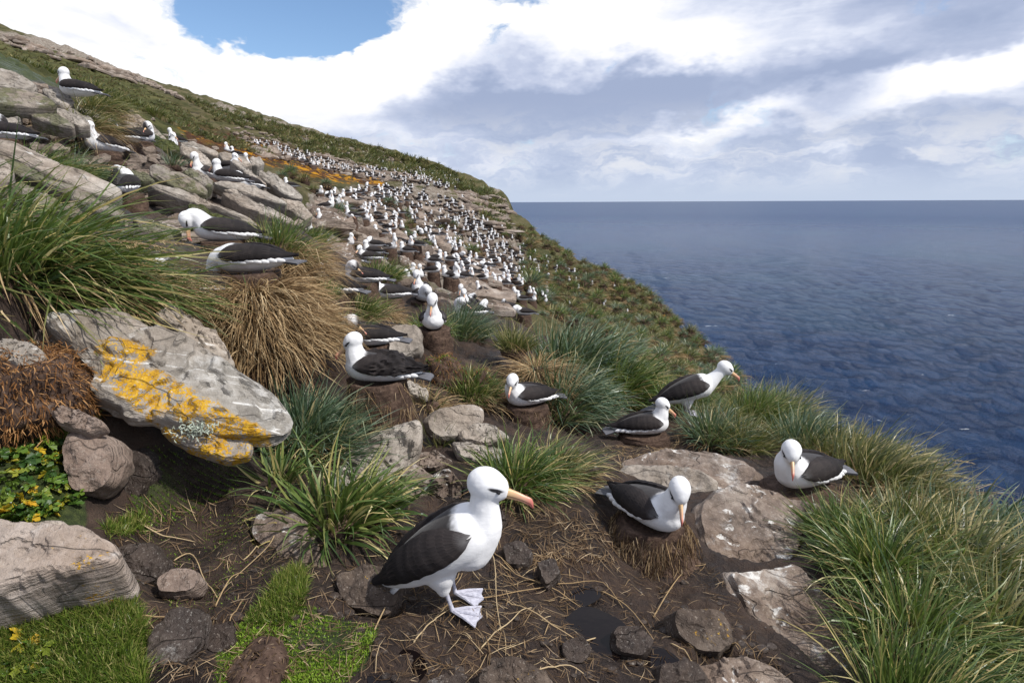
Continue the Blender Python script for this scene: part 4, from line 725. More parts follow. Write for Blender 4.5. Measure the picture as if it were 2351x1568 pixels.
def bird_geom(pose, voxel=0.0085, it=7, ns=44, nt=16, hi=True, ruffle=0.0):
    p = POSES[pose]; T = Matrix.Translation((0, 0, p['lift'])) @ Matrix.Translation((0, 0, .115)) @ Matrix.Rotation(R(-p['tilt']), 4, 'Y') @ Matrix.Translation((0, 0, -.115))
    T = np.array(T); tf = lambda v: np.asarray(v) @ T[:3, :3].T+T[:3, 3]
    bv, bq, bt = loft_body(); bv = tf(bv)
    parts = [(bv, bq, bt)]
    ch = spline(p['neck'], 14)
    for c in ch: parts.append(sphere_np(c[:3], c[3]))
    H = Matrix.Translation(p['head']) @ Matrix.Rotation(R(p['hy']), 4, 'Z') @ Matrix.Rotation(R(-p['hp']), 4, 'Y') @ Matrix.Scale(1.13, 4)
    Hn = np.array(H); hf = lambda v: np.asarray(v) @ Hn[:3, :3].T+Hn[:3, 3]
    for c, r in (((-.012, 0, .006), (.072, .059, .062)), ((.020, 0, .003), (.053, .048, .051)), ((.047, 0, -.005), (.029, .029, .032))):
        v, q, t = sphere_np((0, 0, 0), r); parts.append((hf(v+np.array(c)), q, t))
    feet = []
    if p['legs']:
        for sg, fx in ((1, -0.055), (-1, .05)):
            a = tf((-.06, sg*.055, .05)); parts.append(sphere_np(a, (.07, .05, .085))); k = a+np.array([.012, 0, -.055]); parts.append(sphere_np(k, (.036, .032, .06))); feet.append((sg, k, fx))
    V, Q, Tt = join_np(parts); V, Q, Tt = remesh(V, [Q, Tt], voxel, it)
    inv = np.linalg.inv(Hn); hd = V @ inv[:3, :3].T+inv[:3, 3]
    ivT = np.linalg.inv(T); bl = V @ ivT[:3, :3].T+ivT[:3, 3]; zc, w, h = sect(np.clip(bl[:, 0], -.4, .25))
    el = np.abs(np.arctan2(bl[:, 1]/np.maximum(w, .01), (bl[:, 2]-zc)/np.maximum(h, .01)))
    nearneck = np.min(np.linalg.norm(V[:, None]-ch[None, 8:, :3], axis=2)-ch[None, 8:, 3], axis=1)
    back = sstep(bl[:, 0]+.02*perlin(V*60)-(.045 if p['legs'] else .01), .105, .055)*sstep(bl[:, 0], -.345, -.30)*sstep(el, 1.30, 1.05)*sstep(nearneck, -.005, .022)
    out = {'body': (V, [Q, Tt], None, dict(hd=hd, back=back, soil=np.zeros(len(V))))}
    # folded wings hug the flanks
    for sg in (1, -1):
        s = np.linspace(0, 1, ns); t = np.linspace(0, 1, nt); Sg, Tg = np.meshgrid(s, t, indexing='ij')
        xs = .175-.590*Sg**0.95-0.02*np.sin(Tg*math.pi)*(1-Sg)
        zc, w, h = sect(np.maximum(xs, -.31)); taper = np.where(xs < -.28, np.clip((xs+.44)/.16, 0.10, 1), 1)
        th0 = np.interp(Sg, [0, .05, .14, .3, .6, .85, 1], [1.32, 1.0, .66, .40, .26, .22, .35]); th1 = np.interp(Sg, [0, .05, .12, .25, .5, .72, .9, 1], [1.40, 1.58, 1.67, 1.71, 1.68, 1.54, 1.32, .9])
        scal = 0.05*np.abs(np.sin(Sg*math.pi*9))*sstep(Sg, .15, .5); th = th0+(th1-scal-th0)*Tg
        bulge = .014+.020*np.sin(np.clip(Tg, 0, 1)*math.pi)**.6*np.sin(np.clip(Sg*1.05, 0, 1)*math.pi)**.5
        if ruffle: bulge = bulge+ruffle*(np.abs(perlin(np.stack([Sg*8, Tg*6, Sg*0+sg*3.3], -1)))*.10+.012)*sstep(Sg, .05, .3)
        fr_ = (Sg*10) % 1; bulge = bulge+.0035*(1-fr_)*(Sg < .55)+.003*(((Tg*9) % 1))*(Sg >= .55)
        ww = w*taper; hh = h*np.maximum(taper, .35); zoff = np.where(xs < -.30, -(xs+.30)*.10, 0)
        def shell(bg): return np.stack([xs, sg*(ww*np.sin(th)+bg*np.sin(th)), zc+zoff+hh*np.cos(th)+bg*np.cos(th)], -1).reshape(-1, 3)
        Vo, Vi = shell(bulge), shell(-0.012+0*bulge); n0 = len(Vo); Fo = grid_faces(ns, nt); Fi = Fo[:, ::-1]+n0
        rim = np.concatenate([np.arange(nt), np.arange(1, ns)*nt+nt-1, (ns-1)*nt+np.arange(nt-2, -1, -1), np.arange(ns-2, 0, -1)*nt]); r2 = np.roll(rim, -1)
        Fr = np.stack([rim, rim+n0, r2+n0, r2], -1); Fa = np.concatenate([Fo, Fi, Fr])
        if sg > 0: Fa = Fa[:, ::-1]
        uv = np.stack([Sg.ravel(), Tg.ravel()], -1); out['wing', sg] = (tf(np.concatenate([Vo, Vi])), [Fa], np.concatenate([uv, uv]), None)
    # tail fan
    n1, n2 = (9, 15) if hi else (3, 4); s = np.linspace(0, 1, n1); t = np.linspace(-1, 1, n2); Sg, Tg = np.meshgrid(s, t, indexing='ij')
    half = .050+.055*Sg; xs = -.262-(.27 if p['legs'] else .205)*Sg+.03*np.abs(Tg)*Sg; zt = (.078 if p['legs'] else .092)+.012*(1-Tg**2)-(.055 if p['legs'] else .022)*Sg+.003*np.abs(np.sin(Tg*9))
    Vo = np.stack([xs, half*Tg, zt], -1).reshape(-1, 3); Vi = Vo-np.array([0, 0, .014]); n0 = len(Vo); Fo = grid_faces(n1, n2)
    rim = np.concatenate([np.arange(n2), np.arange(1, n1)*n2+n2-1, (n1-1)*n2+np.arange(n2-2, -1, -1), np.arange(n1-2, 0, -1)*n2]); r2 = np.roll(rim, -1)
    uv = np.stack([Sg.ravel(), Tg.ravel()*.5+.5], -1); out['tail'] = (tf(np.concatenate([Vo, Vi])), [np.concatenate([Fo, Fo[:, ::-1]+n0, np.stack([rim, rim+n0, r2+n0, r2], -1)])], np.concatenate([uv, uv]), None)
    # bill
    nb, nc = (18, 14) if hi else (5, 5); s = np.linspace(0, 1, nb); th = np.linspace(0, 2*math.pi, nc, endpoint=False)
    bx = .050+.122*s; bz = -.006-.010*s+.006*np.sin(s*math.pi*.9)-.016*np.clip((s-.86)/.14, 0, 1)**1.6
    bh = np.interp(s, [0, .25, .65, .85, .95, 1], [.0225, .0185, .0140, .0150, .0115, .003]); bw = np.interp(s, [0, .3, .8, 1], [.0155, .0105, .0080, .002])
    V = np.stack([np.repeat(bx[:, None], nc, 1), bw[:, None]*np.sin(th), bz[:, None]+bh[:, None]*np.cos(th)], -1).reshape(-1, 3)
    uv = np.stack([np.repeat(s[:, None], nc, 1).ravel(), np.repeat((th/(2*math.pi))[None], nb, 0).ravel()], -1)
    n0 = len(V); V = np.concatenate([V, [[.051, 0, -.006]], [[.172, 0, bz[-1]]]]); uv = np.concatenate([uv, [[0, .5]], [[1, .5]]]); a = np.arange(nc); b = (nb-1)*nc+a
    Tt = np.concatenate([np.stack([a, np.full(nc, n0), (a+1) % nc], -1), np.stack([b, (nb-1)*nc+(a+1) % nc, np.full(nc, n0+1)], -1)])
    out['bill'] = (hf(V), [grid_faces(nb, nc, True), Tt], uv, None)
    for sg in (1, -1):
        v, q, t = sphere_np((.038, sg*.0435, .0105), (.0075, .0055, .0065), 10, 7); out['eye', sg] = (hf(v), [q, t], None, None)
    if hi and not p['legs']:      # loose white flank feathers lapping over the lower edge of the wing
        for sg in (1, -1):
            L = []
            for k in range(7):
                x0 = .06-.055*k; zc, w, h = sect(x0); tha = 1.66+.05*math.sin(k*2.1); c = np.array([x0, sg*(w+.008)*math.sin(tha), zc+h*math.cos(tha)])
                v, q, t = sphere_np((0, 0, 0), (.052, .012, .019), 10, 7); v = v @ np.array(Matrix.Rotation(R(-10+4*math.sin(k*3.3)), 3, 'Y')).T; L.append((tf(v+c+np.array([-.02, 0, -.004])), q, t))
            v, q, t = join_np(L); out['flank', sg] = (v, [q, t], None, dict(hd=np.ones((len(v), 3)), back=np.zeros(len(v)), soil=np.zeros(len(v))))
    for sg, k, fx in feet:
        ank = np.array([k[0]+.035 if fx > 0 else k[0]+.02, k[1], .022]); foot = np.array([ank[0]+.0, ank[1], .008])
        v, q, t = tube_np(np.linspace(k, ank, 5), [.013, .010, .0085, .009, .0105], 8); out['leg', sg] = (v, [q, t], None, None); L = []
        tips = [ank+np.array([.125*math.cos(a), .125*math.sin(a), -.016]) for a in (R(-30), R(0), R(28))]
        for tp in tips: L.append(tube_np([ank, ank*.5+tp*.5+np.array([0, 0, .004]), tp], [.0085, .0065, .004], 6))
        w_top = np.array([ank+np.array([0, 0, .001]), tips[0], (tips[0]+tips[1])/2*.93+ank*.07, tips[1], (tips[1]+tips[2])/2*.93+ank*.07, tips[2]]); wb = w_top-np.array([0, 0, .006]); wv = np.concatenate([w_top, wb])
        wt_ = [(0, 1, 2), (0, 2, 3), (0, 3, 4), (0, 4, 5)]; wt_ = wt_+[(6+c, 6+b, 6+a) for a, b, c in wt_]; wq = [(i, i+6, i+7, i+1) for i in range(1, 5)]
        L.append((wv, np.array(wq), np.array(wt_))); v, q, t = join_np(L); out['foot', sg] = (v, [q, t], None, None)
    return out
PARTNAME = {'body': ('body', WHITE), 'wing': ('wing', DARKW), 'tail': ('tail', TAILM), 'bill': ('bill', BILLM), 'eye': ('eye', EYEM), 'flank': ('flank_feathers', WHITE), 'leg': ('leg', FOOTM), 'foot': ('foot', FOOTM)}
BIRD_HI, BIRD_LO = {}, {}
def bird_parts(pose, ruffle=0.0):
    key = (pose, ruffle)
    if key not in BIRD_HI:
        d = {}
        for k, (V, Fl, uv, at_) in bird_geom(pose, ruffle=ruffle).items():
            nm, m_ = PARTNAME[k if isinstance(k, str) else k[0]]; d[k] = (nm, mesh_np(nm, V, Fl, [m_], uv=uv, attrs=at_, sharp=R(50) if nm != 'body' else None))
        BIRD_HI[key] = d
    return BIRD_HI[key]
def bird_lo(pose):
    if pose not in BIRD_LO:
        gm = bird_geom(pose, voxel=0.021, it=3, ns=9, nt=4, hi=False); V, Q, T, mi_q, mi_t, uvs, hd, bk, o = [], [], [], [], [], [], [], [], 0
        order = {'body': 0, 'wing': 1, 'tail': 2, 'bill': 3, 'eye': 4, 'leg': 5, 'foot': 5}
        for k, (v, Fl, uv, at_) in gm.items():
            nm = k if isinstance(k, str) else k[0]
            if nm == 'eye': continue
            V.append(v); uvs.append(uv if uv is not None else np.zeros((len(v), 2))); hd.append(at_['hd'] if at_ else np.ones((len(v), 3))); bk.append(at_['back'] if at_ else np.zeros(len(v)))
            for f in Fl:
                if len(f) == 0: continue
                if f.shape[1] == 4: Q.append(f+o); mi_q += [order[nm]]*len(f)
                else: T.append(f+o); mi_t += [order[nm]]*len(f)
            o += len(v)
        V = np.concatenate(V); BIRD_LO[pose] = mesh_np('albatross', V, [np.concatenate(Q), np.concatenate(T)], [WHITE, DARKW, TAILM, BILLM, EYEM, FOOTM], matidx=mi_q+mi_t, uv=np.concatenate(uvs), attrs=dict(hd=np.concatenate(hd), back=np.concatenate(bk), soil=np.zeros(len(V))))
    return BIRD_LO[pose]
def place_bird(pose, pos, yaw, label, group=None, hi=True, scale=1.0, ruffle=0.0, pitch=0.0, roll=0.0, mirror=False, cat='albatross'):
    if hi:
        root = obj('albatross', None, label=label, cat=cat, group=group)
        made = {}
        for k, (nm, me) in bird_parts(pose, ruffle).items():
            made[k] = obj(nm, me, parent=made['body'] if nm in ('eye', 'bill') else made[('leg', k[1])] if nm == 'foot' else root)
    else:
        root = obj('albatross', bird_lo(pose), label=label, cat=cat, group=group)
    root.location = tuple(pos); root.rotation_euler = (R(roll), R(-pitch), R(yaw)); root.scale = (scale, -scale if mirror else scale, scale)
    return root
# ------------------------------------------------------------------ nests
def mud_mat():
    m, q = mat('nest_mud'); P = q.n('ShaderNodeTexCoord').outputs['Object']; oi = q.n('ShaderNodeObjectInfo').outputs['Random']
    Po = q.vmath('ADD', P, q.vmath('SCALE', (9.0, 5.0, 3.0), oi)); n1 = q.noise(Po, 6, 6, 0.65); n2 = q.noise(q.vmath('MULTIPLY', Po, (1, 1, .45)), 42, 5, 0.7)
    c = q.ramp(q.math('ADD', q.math('MULTIPLY', n1, .5), q.math('MULTIPLY', n2, .5)), [(0.36, (0.026, 0.016, 0.012)), (0.5, (0.070, 0.044, 0.032)), (0.66, (0.15, 0.10, 0.072))])
    c = q.mix(q.math('MULTIPLY', q.ss(n2, .66, .74), .6), c, (0.45, 0.40, 0.34))
    return finish(m, q, principled(q, c, .9, .2, bump(q, q.math('ADD', n1, q.math('MULTIPLY', n2, .7)), .9, .02)))
MUD = mud_mat()
def straw_mat(name, stops, rough=.6):
    m, q = mat(name); tt = q.attr('tint'); c = q.ramp(tt, stops)
    t = q.attr('along'); c = q.mix(q.math('MULTIPLY', q.ss(q.noise(geo_pos(q), 14, 4, .6), .5, .7), .35), c, (0.10, 0.065, 0.04))
    d = q.n('ShaderNodeBsdfDiffuse'); q.link(c, d.inputs[0]); tr = q.n('ShaderNodeBsdfTranslucent'); q.link(c, tr.inputs[0])
    mx_ = q.n('ShaderNodeMixShader'); mx_.inputs[0].default_value = .2; q.link(d.outputs[0], mx_.inputs[1]); q.link(tr.outputs[0], mx_.inputs[2]); return finish(m, q, mx_.outputs[0])
STRAW = straw_mat('dry_straw', [(0, (0.14, 0.085, 0.04)), (.35, (0.27, 0.18, 0.095)), (.7, (0.42, 0.30, 0.165)), (1, (0.56, 0.44, 0.27))])
DARKSTRAW = straw_mat('old_nest_straw', [(0, (0.045, 0.028, 0.017)), (.5, (0.13, 0.085, 0.05)), (.85, (0.25, 0.175, 0.105)), (1, (0.48, 0.37, 0.24))])
FIBRE = straw_mat('peat_fibre', [(0, (0.09, 0.042, 0.018)), (.5, (0.24, 0.115, 0.045)), (1, (0.44, 0.25, 0.11))])
def grass_mat(name, stops, tipc=(0.36, 0.28, 0.11), tipw=.55, spots=.5):
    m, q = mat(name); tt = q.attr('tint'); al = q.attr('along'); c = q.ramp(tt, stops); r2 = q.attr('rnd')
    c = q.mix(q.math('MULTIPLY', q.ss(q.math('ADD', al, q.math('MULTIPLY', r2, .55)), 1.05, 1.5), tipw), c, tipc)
    c = q.mix(q.math('MULTIPLY', q.ss(al, .30, .0), .65), c, (0.085, 0.064, 0.034))  # dead brown blade bases, darkened in the colour to suggest shade between clumps
    if spots: c = q.mix(q.math('MULTIPLY', q.ss(q.noise(geo_pos(q), 22, 3, .6), .68, .74), spots), c, (0.55, 0.58, 0.58))
    p = principled(q, c, .38, .45); tr = q.n('ShaderNodeBsdfTranslucent'); q.link(q.mix(.5, c, (0.16, 0.22, 0.02), 'MIX'), tr.inputs[0])
    mx_ = q.n('ShaderNodeMixShader'); mx_.inputs[0].default_value = .28; q.link(p, mx_.inputs[1]); q.link(tr.outputs[0], mx_.inputs[2]); return finish(m, q, mx_.outputs[0])
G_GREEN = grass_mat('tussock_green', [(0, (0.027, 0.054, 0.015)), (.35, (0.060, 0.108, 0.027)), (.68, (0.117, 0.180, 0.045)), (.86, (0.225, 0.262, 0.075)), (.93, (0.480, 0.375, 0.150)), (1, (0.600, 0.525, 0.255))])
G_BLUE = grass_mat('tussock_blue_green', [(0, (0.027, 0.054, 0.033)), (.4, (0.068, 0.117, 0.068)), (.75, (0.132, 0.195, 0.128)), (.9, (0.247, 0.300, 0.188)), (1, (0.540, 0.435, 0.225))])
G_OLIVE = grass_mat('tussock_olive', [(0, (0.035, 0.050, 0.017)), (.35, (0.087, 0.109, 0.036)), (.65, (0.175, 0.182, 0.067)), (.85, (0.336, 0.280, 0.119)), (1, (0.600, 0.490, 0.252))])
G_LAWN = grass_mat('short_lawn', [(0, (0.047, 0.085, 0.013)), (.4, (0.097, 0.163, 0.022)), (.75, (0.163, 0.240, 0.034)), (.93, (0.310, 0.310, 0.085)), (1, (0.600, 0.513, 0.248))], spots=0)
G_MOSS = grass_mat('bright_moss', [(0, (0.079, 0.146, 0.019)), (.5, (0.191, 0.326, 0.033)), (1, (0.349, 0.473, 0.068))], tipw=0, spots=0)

def blades(n, base, dir0, L, width, droop, wind, segs, rs, tint=None, curl=.0):
    """ribbons: base (n,3), dir0 (n,3) start directions, L lengths"""
    d = dir0/np.linalg.norm(dir0, axis=1)[:, None]; side = np.cross(d, rs.normal(size=(n, 3))*.6+np.array([0, 0, 1.0])); side /= np.linalg.norm(side, axis=1)[:, None]+1e-9
    p = base.copy(); V = np.empty((n, segs+1, 2, 3)); al = np.empty((n, segs+1, 2)); droop = np.broadcast_to(droop, (n,)); wind = np.broadcast_to(wind, (n, 3))
    cu = rs.normal(size=(n, 3))*curl; kk_ = segs//2; kick_ = (rs.normal(size=(n, 3))*.7+np.array([.2, -.1, -.8]))*(rs.uniform(0, 1, n) < .16)[:, None]
    for k in range(segs+1):
        f = k/segs; w = width*np.clip(1.0-f**2.2, .04, 1)*min(1, .55+f*2); w = np.broadcast_to(w, (n,))
        V[:, k, 0] = p-side*w[:, None]/2; V[:, k, 1] = p+side*w[:, None]/2; al[:, k] = f
        st_ = (L/segs)[:, None]; p = p+d*st_
        if k == kk_ and segs > 3: d = d+kick_
        d = d+(np.array([0, 0, -1.0])*droop[:, None]+wind+cu)*(.35+f)/segs*1.6; d /= np.linalg.norm(d, axis=1)[:, None]
    idx = np.arange(n)[:, None]*(segs+1)*2+np.arange(segs)[None]*2; Fq = np.stack([idx, idx+1, idx+3, idx+2], -1).reshape(-1, 4)
    tint = rs.uniform(0, 1, n) if tint is None else tint; rn = rs.uniform(0, 1, n); m = (segs+1)*2
    return V.reshape(-1, 3), Fq, np.repeat(tint, m), al.reshape(-1), np.repeat(rn, m)
def blade_mesh(name, packs, m):
    V, Fq, T, A, Rn, o = [], [], [], [], [], 0
    for v, f, t, a, r in packs:
        V.append(v); Fq.append(f+o); T.append(t); A.append(a); Rn.append(r); o += len(v)
    return mesh_np(name, np.concatenate(V), np.concatenate(Fq), [m], attrs=dict(tint=np.concatenate(T), along=np.concatenate(A), rnd=np.concatenate(Rn)))

def nest_mesh(seed, top=.185, base=.225, N=40, NR=16, lump=1.0):
    """mud pillar of unit height with a shallow bowl on top"""
    rs_ = np.random.default_rng(seed); th = np.linspace(0, 2*math.pi, N, endpoint=False); prof = [(0.0, .93), (.5, .94), (.8, .97), (.93, 1.0), (1.0, .975)]+[(1.0, z) for z in np.linspace(.9, -.25, NR)]
    rr_ = []; zz = []
    for k, (s_, z) in enumerate(prof): rr_.append((top if z > .95 or k < 4 else top+(base-top)*(1-max(z, 0))**1.4)*max(s_, .01)); zz.append(z)
    rr_ = np.array(rr_); zz = np.array(zz); X = rr_[:, None]*np.cos(th); Y_ = rr_[:, None]*np.sin(th); Z = np.repeat(zz[:, None], N, 1)
    nz_ = fbm(np.stack([X*7, Y_*7, Z*2.2], -1)+rs_.uniform(0, 40), 4); f = (1+nz_*.22*lump*np.clip(rr_/top, 0, 1)[:, None])
    return mesh_np('mud_nest', np.stack([X*f, Y_*f, Z+nz_*.03], -1).reshape(-1, 3), grid_faces(len(prof), N, True)[:, ::-1], [MUD])
NEST_V = [nest_mesh(600+k) for k in range(5)]; NEST_WIDE = nest_mesh(640, top=.145, base=.37, N=64, NR=26, lump=1.3); NEST_LO = [nest_mesh(650+k, N=12, NR=4) for k in range(3)]
def place_nest(pos, label, group=None, lo=False, k=0, sc=1.0, minh=.10, mesh=None):
    """pillar from the ground up to just under the bird"""
    gz = min(float(zat(pos[0], pos[1])), float(zat(pos[0], pos[1]-.15*sc)), float(zat(pos[0]+.15*sc, pos[1])), float(zat(pos[0]-.15*sc, pos[1])))
    top = pos[2]+.012; h = max(top-gz, minh)
    o = obj('mud_nest', mesh or (NEST_LO if lo else NEST_V)[k % (3 if lo else 5)], label=label, cat='nest', group=group); o.location = (pos[0], pos[1], top-h); o.scale = (sc, sc, h*1.03); o.rotation_euler = (0, 0, k*1.3)
    return o, h
def nest_straw(nest, pos, h, n, seed, L=(.08, .2), m=None, rt=.19, rb=.25, dark=True):
    rs_ = np.random.default_rng(seed); ph = rs_.uniform(0, 2*math.pi, n); z = h*(1-rs_.uniform(0, 1, n)**1.2*1.05); r_ = rt+(rb-rt)*(1-np.clip(z/h, 0, 1))+.006
    base = np.stack([r_*np.cos(ph), r_*np.sin(ph), z], -1); out_ = np.stack([np.cos(ph), np.sin(ph), 0*ph], -1); tang = np.stack([-np.sin(ph), np.cos(ph), 0*ph], -1)
    d = out_*rs_.uniform(.05, .5, n)[:, None]+tang*rs_.normal(0, .35, n)[:, None]+np.array([0, 0, -1.0]); Ls = rs_.uniform(L[0], L[1], n)
    me = blade_mesh('straw', [blades(n, base, d, Ls, .0045, .25, np.zeros(3), 3, rs_, curl=.25)], m or (DARKSTRAW if dark else STRAW))
    o = obj('straw', me, parent=nest, kind='stuff'); o.scale = (1/nest.scale[0], 1/nest.scale[1], 1/nest.scale[2]); o.rotation_euler = (0, 0, 0)
    return o

# ------------------------------------------------------------------ the birds one can tell apart
def lift_to(p, extra=.0):
    z = float(zat(p[0], p[1])); return np.array([p[0], p[1], max(p[2], z+extra)])
# key birds: pose, (x, y in the picture), distance, heading, label, mirror, ruffle, straw
pA = at(1030, 1404, 2.02); pA[2] = float(zat(pA[0], pA[1]))+.012
place_bird('stand', pA, -8, 'white and dark albatross standing on one webbed foot on wet peat', scale=.97)
KEY = [('front', (1492,1200,2.85), -60, 'albatross facing out from a tall straw-fringed nest, bill pointing down', False, 0, 1900),
 ('sit', (1480,1012,5.0), -4, 'albatross sitting low on a straw pad behind the brown ledge, bill to the sea', False, 0, 0),
 ('turn', (1842,1122,3.65), 205, 'albatross with soiled breast sitting beside the cliff edge grass', False, 0, 0),
 ('turn', (1212,930,5.2), 207, 'sleepy albatross on a low round nest in front of drooping blue-green grass', False, 0, 350),
 ('sit', (866,876,3.80), 186, 'albatross with ruffled black wings on a tall nest, bill over dead grass', False, .8, 500),
 ('tuck', (842,795,4.9), 190, 'albatross with head turned away just behind the ruffled bird', False, 0, 0),
 ('upright', (995,757,6.0), -82, 'albatross sitting upright on a dark nest, bill bent down to its breast', False, 0, 60),
 ('down', (572,627,4.25), 178, 'albatross on a big dead grass pedestal with its head hanging out of sight', False, 0, 0),
 ('tuck', (432,690,4.0), 190, 'albatross half hidden by long grass below the pedestal nest', False, 0, 0),
 ('sit', (765,676,6.2), 178, 'albatross lying behind the dead grass mound, bill resting to the side', False, 0, 0),
 ('tuck', (835,652,7.3), 188, 'albatross lying tucked among grass behind the mound', False, 0, 0),
 ('turn', (895,702,8.2), 205, 'albatross with grey-brown wing looking out over a dead grass clump', False, 0, 0),
 ('upright', (966,683,9.4), -100, 'slim upright albatross beside the grey-brown winged one', False, 0, 0),
 ('preen', (972,697,8.7), -70, 'albatross bending its bill down in front of the slim upright one', False, 0, 0)]
for i, (ps, (px, py, Y), yw, lb, mir, ruf, ns_) in enumerate(KEY):
    p = lift_to(at(px, py, Y), .06); place_bird(ps, p, yw, lb, mirror=mir, ruffle=ruf, scale=[.88, .87, 1.0, .90, .86, .87, .90, .93, .9, .92, .9, .92, .9, .9][i])
    if i in (7, 2): continue
    n_, h_ = place_nest(p, ['tall dark nest fringed with hanging straw', 'flat pad of mud and straw under the bird above the brown ledge', '', 'low round nest of peat with straw flecks', 'tall brown nest plastered with dry grass stems', 'nest hidden behind the ruffled bird', 'dark peat nest under the upright bird', '', 'nest sunk in long grass on the left', 'nest behind the dead grass mound', 'nest among grass tufts behind the mound', 'peat nest above the dead grass clump', 'small nest of the slim upright bird', 'small nest of the bending bird'][i], k=i, sc=[1.12, 1.1, 1, 1.05, 1.1, 1, 1.0, 1, 1, 1, 1, 1, 1, 1][i], mesh=NEST_WIDE if i == 0 else None, minh=.30 if i == 0 else .1)
    if i in (0, 4): nest_straw(n_, p, h_, 260, 760+i, L=(.08, .22), rt=.19, rb=.41 if i == 0 else .28, dark=False)
    if ns_: nest_straw(n_, p, h_, ns_, 700+i, L=[(.08, .24), 0, 0, (.03, .1), (.06, .17), 0, (.04, .1)][i], rt=.18, rb=.41 if i == 0 else .27)
pD = at(1578, 962, 5.7); pD[2] = float(zat(pD[0], pD[1]))+.015; place_bird('lean', pD, 2, 'albatross standing with neck stretched forward toward the sea', scale=1.06)
# birds among the left slabs and in the near colony
G_L, G_N = 'albatrosses nesting among the tilted left slabs', 'albatrosses nesting in the near part of the colony'
LB = 'albatross resting among the tilted grey slabs of the left slope'; NB_ = 'albatross on a mud nest in the near part of the crowded colony'
MID = [('sit',180,224,8.2,178,'albatross on the topmost left slab, bill pointing away from the grass',0,0),('sit',242,363,8.2,-100,'albatross facing out behind a long seed stalk on the left slope',0,1),('tuck',292,352,8.9,165,LB,0,1),('tuck',325,347,9.6,60,'dark-backed albatross turned away among the left slabs',0,0),('tuck',384,377,13,2,'albatross with ruffled dark wings preening on a slab',.9,0),('upright',406,329,17,190,LB,0,0),('sit',391,343,15,-20,LB,0,0),('sit',524,421,10,176,'albatross lying along a slab with its bill toward another bird',0,0),('preen',571,435,10.6,250,LB,0,0),('upright',472,412,10.4,-110,LB,0,0),('sit',528,393,13.6,0,LB,0,0),('sit',543,360,24,180,LB,0,0),('sit',526,357,24,-90,LB,0,0),('preen',624,455,13.5,-5,LB,0,0),('sit',668,440,22,200,LB,0,1),('preen',512,556,5.4,200,'albatross bowing its head behind the long grass of the left slope',0,1),('tuck',290,447,6.9,120,LB,0,0),('tuck',18,326,6.8,190,'dark back of an albatross behind the leftmost slab',0,0),('upright',566,388,18,-60,LB,0,0),
 ('upright',1060,692,13,-90,NB_,0,1),('sit',1064,712,11.5,-80,NB_,0,1),('tuck',1086,708,12,120,NB_,0,0),('tuck',1101,724,11,-60,NB_,0,0),('upright',1106,671,20,200,'albatross on a dark nest at the edge of a pinkish flat rock',0,1),('tuck',1168,712,16,160,NB_,0,1),('preen',1203,724,15,190,NB_,0,1),('tuck',1075,750,9,200,NB_,0,1),
 ('upright',743,523,19,-120,NB_,0,1),('upright',756,489,22,-60,NB_,0,0),('upright',808,500,20,205,NB_,0,0),('lean',791,522,20,-20,NB_,0,0),('sit',872,539,22,205,NB_,0,1),('front',891,525,25,-20,NB_,0,1),('sit',798,565,16,-15,NB_,0,1),('sit',729,574,14,185,NB_,0,1),('upright',769,596,12.5,-110,NB_,0,1),('sit',805,605,12,182,NB_,0,1),('turn',847,599,13,200,NB_,0,1),('sit',855,585,15,190,NB_,0,1),('tuck',860,568,17,190,NB_,0,1),('front',897,573,18,-30,NB_,0,1),('turn',917,595,19,205,NB_,0,1),('sit',934,581,19,190,NB_,0,1),('sit',942,566,21,-60,NB_,0,1),('tuck',957,566,21,150,NB_,0,1),('sit',915,558,22,180,NB_,0,1),('upright',897,550,23,-90,NB_,0,1),('upright',929,553,25,-60,NB_,0,1),('sit',946,551,26,-10,NB_,0,1),('sit',939,635,16,-12,NB_,0,1),('preen',936,652,15,-90,NB_,0,1),('upright',965,645,16,-80,NB_,0,1),('tuck',996,627,17,5,NB_,0,1),('sit',993,605,19,185,NB_,0,1),('sit',1001,598,20,10,NB_,0,1),('sit',1032,638,17,200,NB_,0,0),('upright',1040,642,17,-30,NB_,0,0),('upright',850,516,25,-70,NB_,0,1),('sit',863,519,25,200,NB_,0,1),('tuck',900,528,25,30,NB_,0,1),('sit',880,508,27,-10,NB_,0,1)]
rs = np.random.default_rng(9)
for i, (ps, px, py, Y, yw, lb, ruf, nst) in enumerate(MID):
    p = lift_to(at(px, py, Y), .05 if nst else .0); hi = Y < 13.5
    if ps == 'lean': p[2] = float(zat(p[0], p[1]))+.01
    own = lb not in (LB, NB_); place_bird(ps, p, yw+rs.normal()*5, lb, group=(G_L if px < 690 else G_N) if not own else None, hi=hi, ruffle=ruf if hi else 0, mirror=bool(i % 2) and ps == 'tuck', scale=rs.uniform(.88, .98))
    if ps != 'lean' and (nst or px > 690 or p[2]-float(zat(p[0], p[1])) < .22): place_nest(p, 'brown mud pillar nest in the near part of the colony' if px > 690 else 'low mud nest between the tilted left slabs', 'mud nests of the near colony' if px > 690 else 'mud nests between the left slabs', lo=Y > 15, k=i, minh=.08)
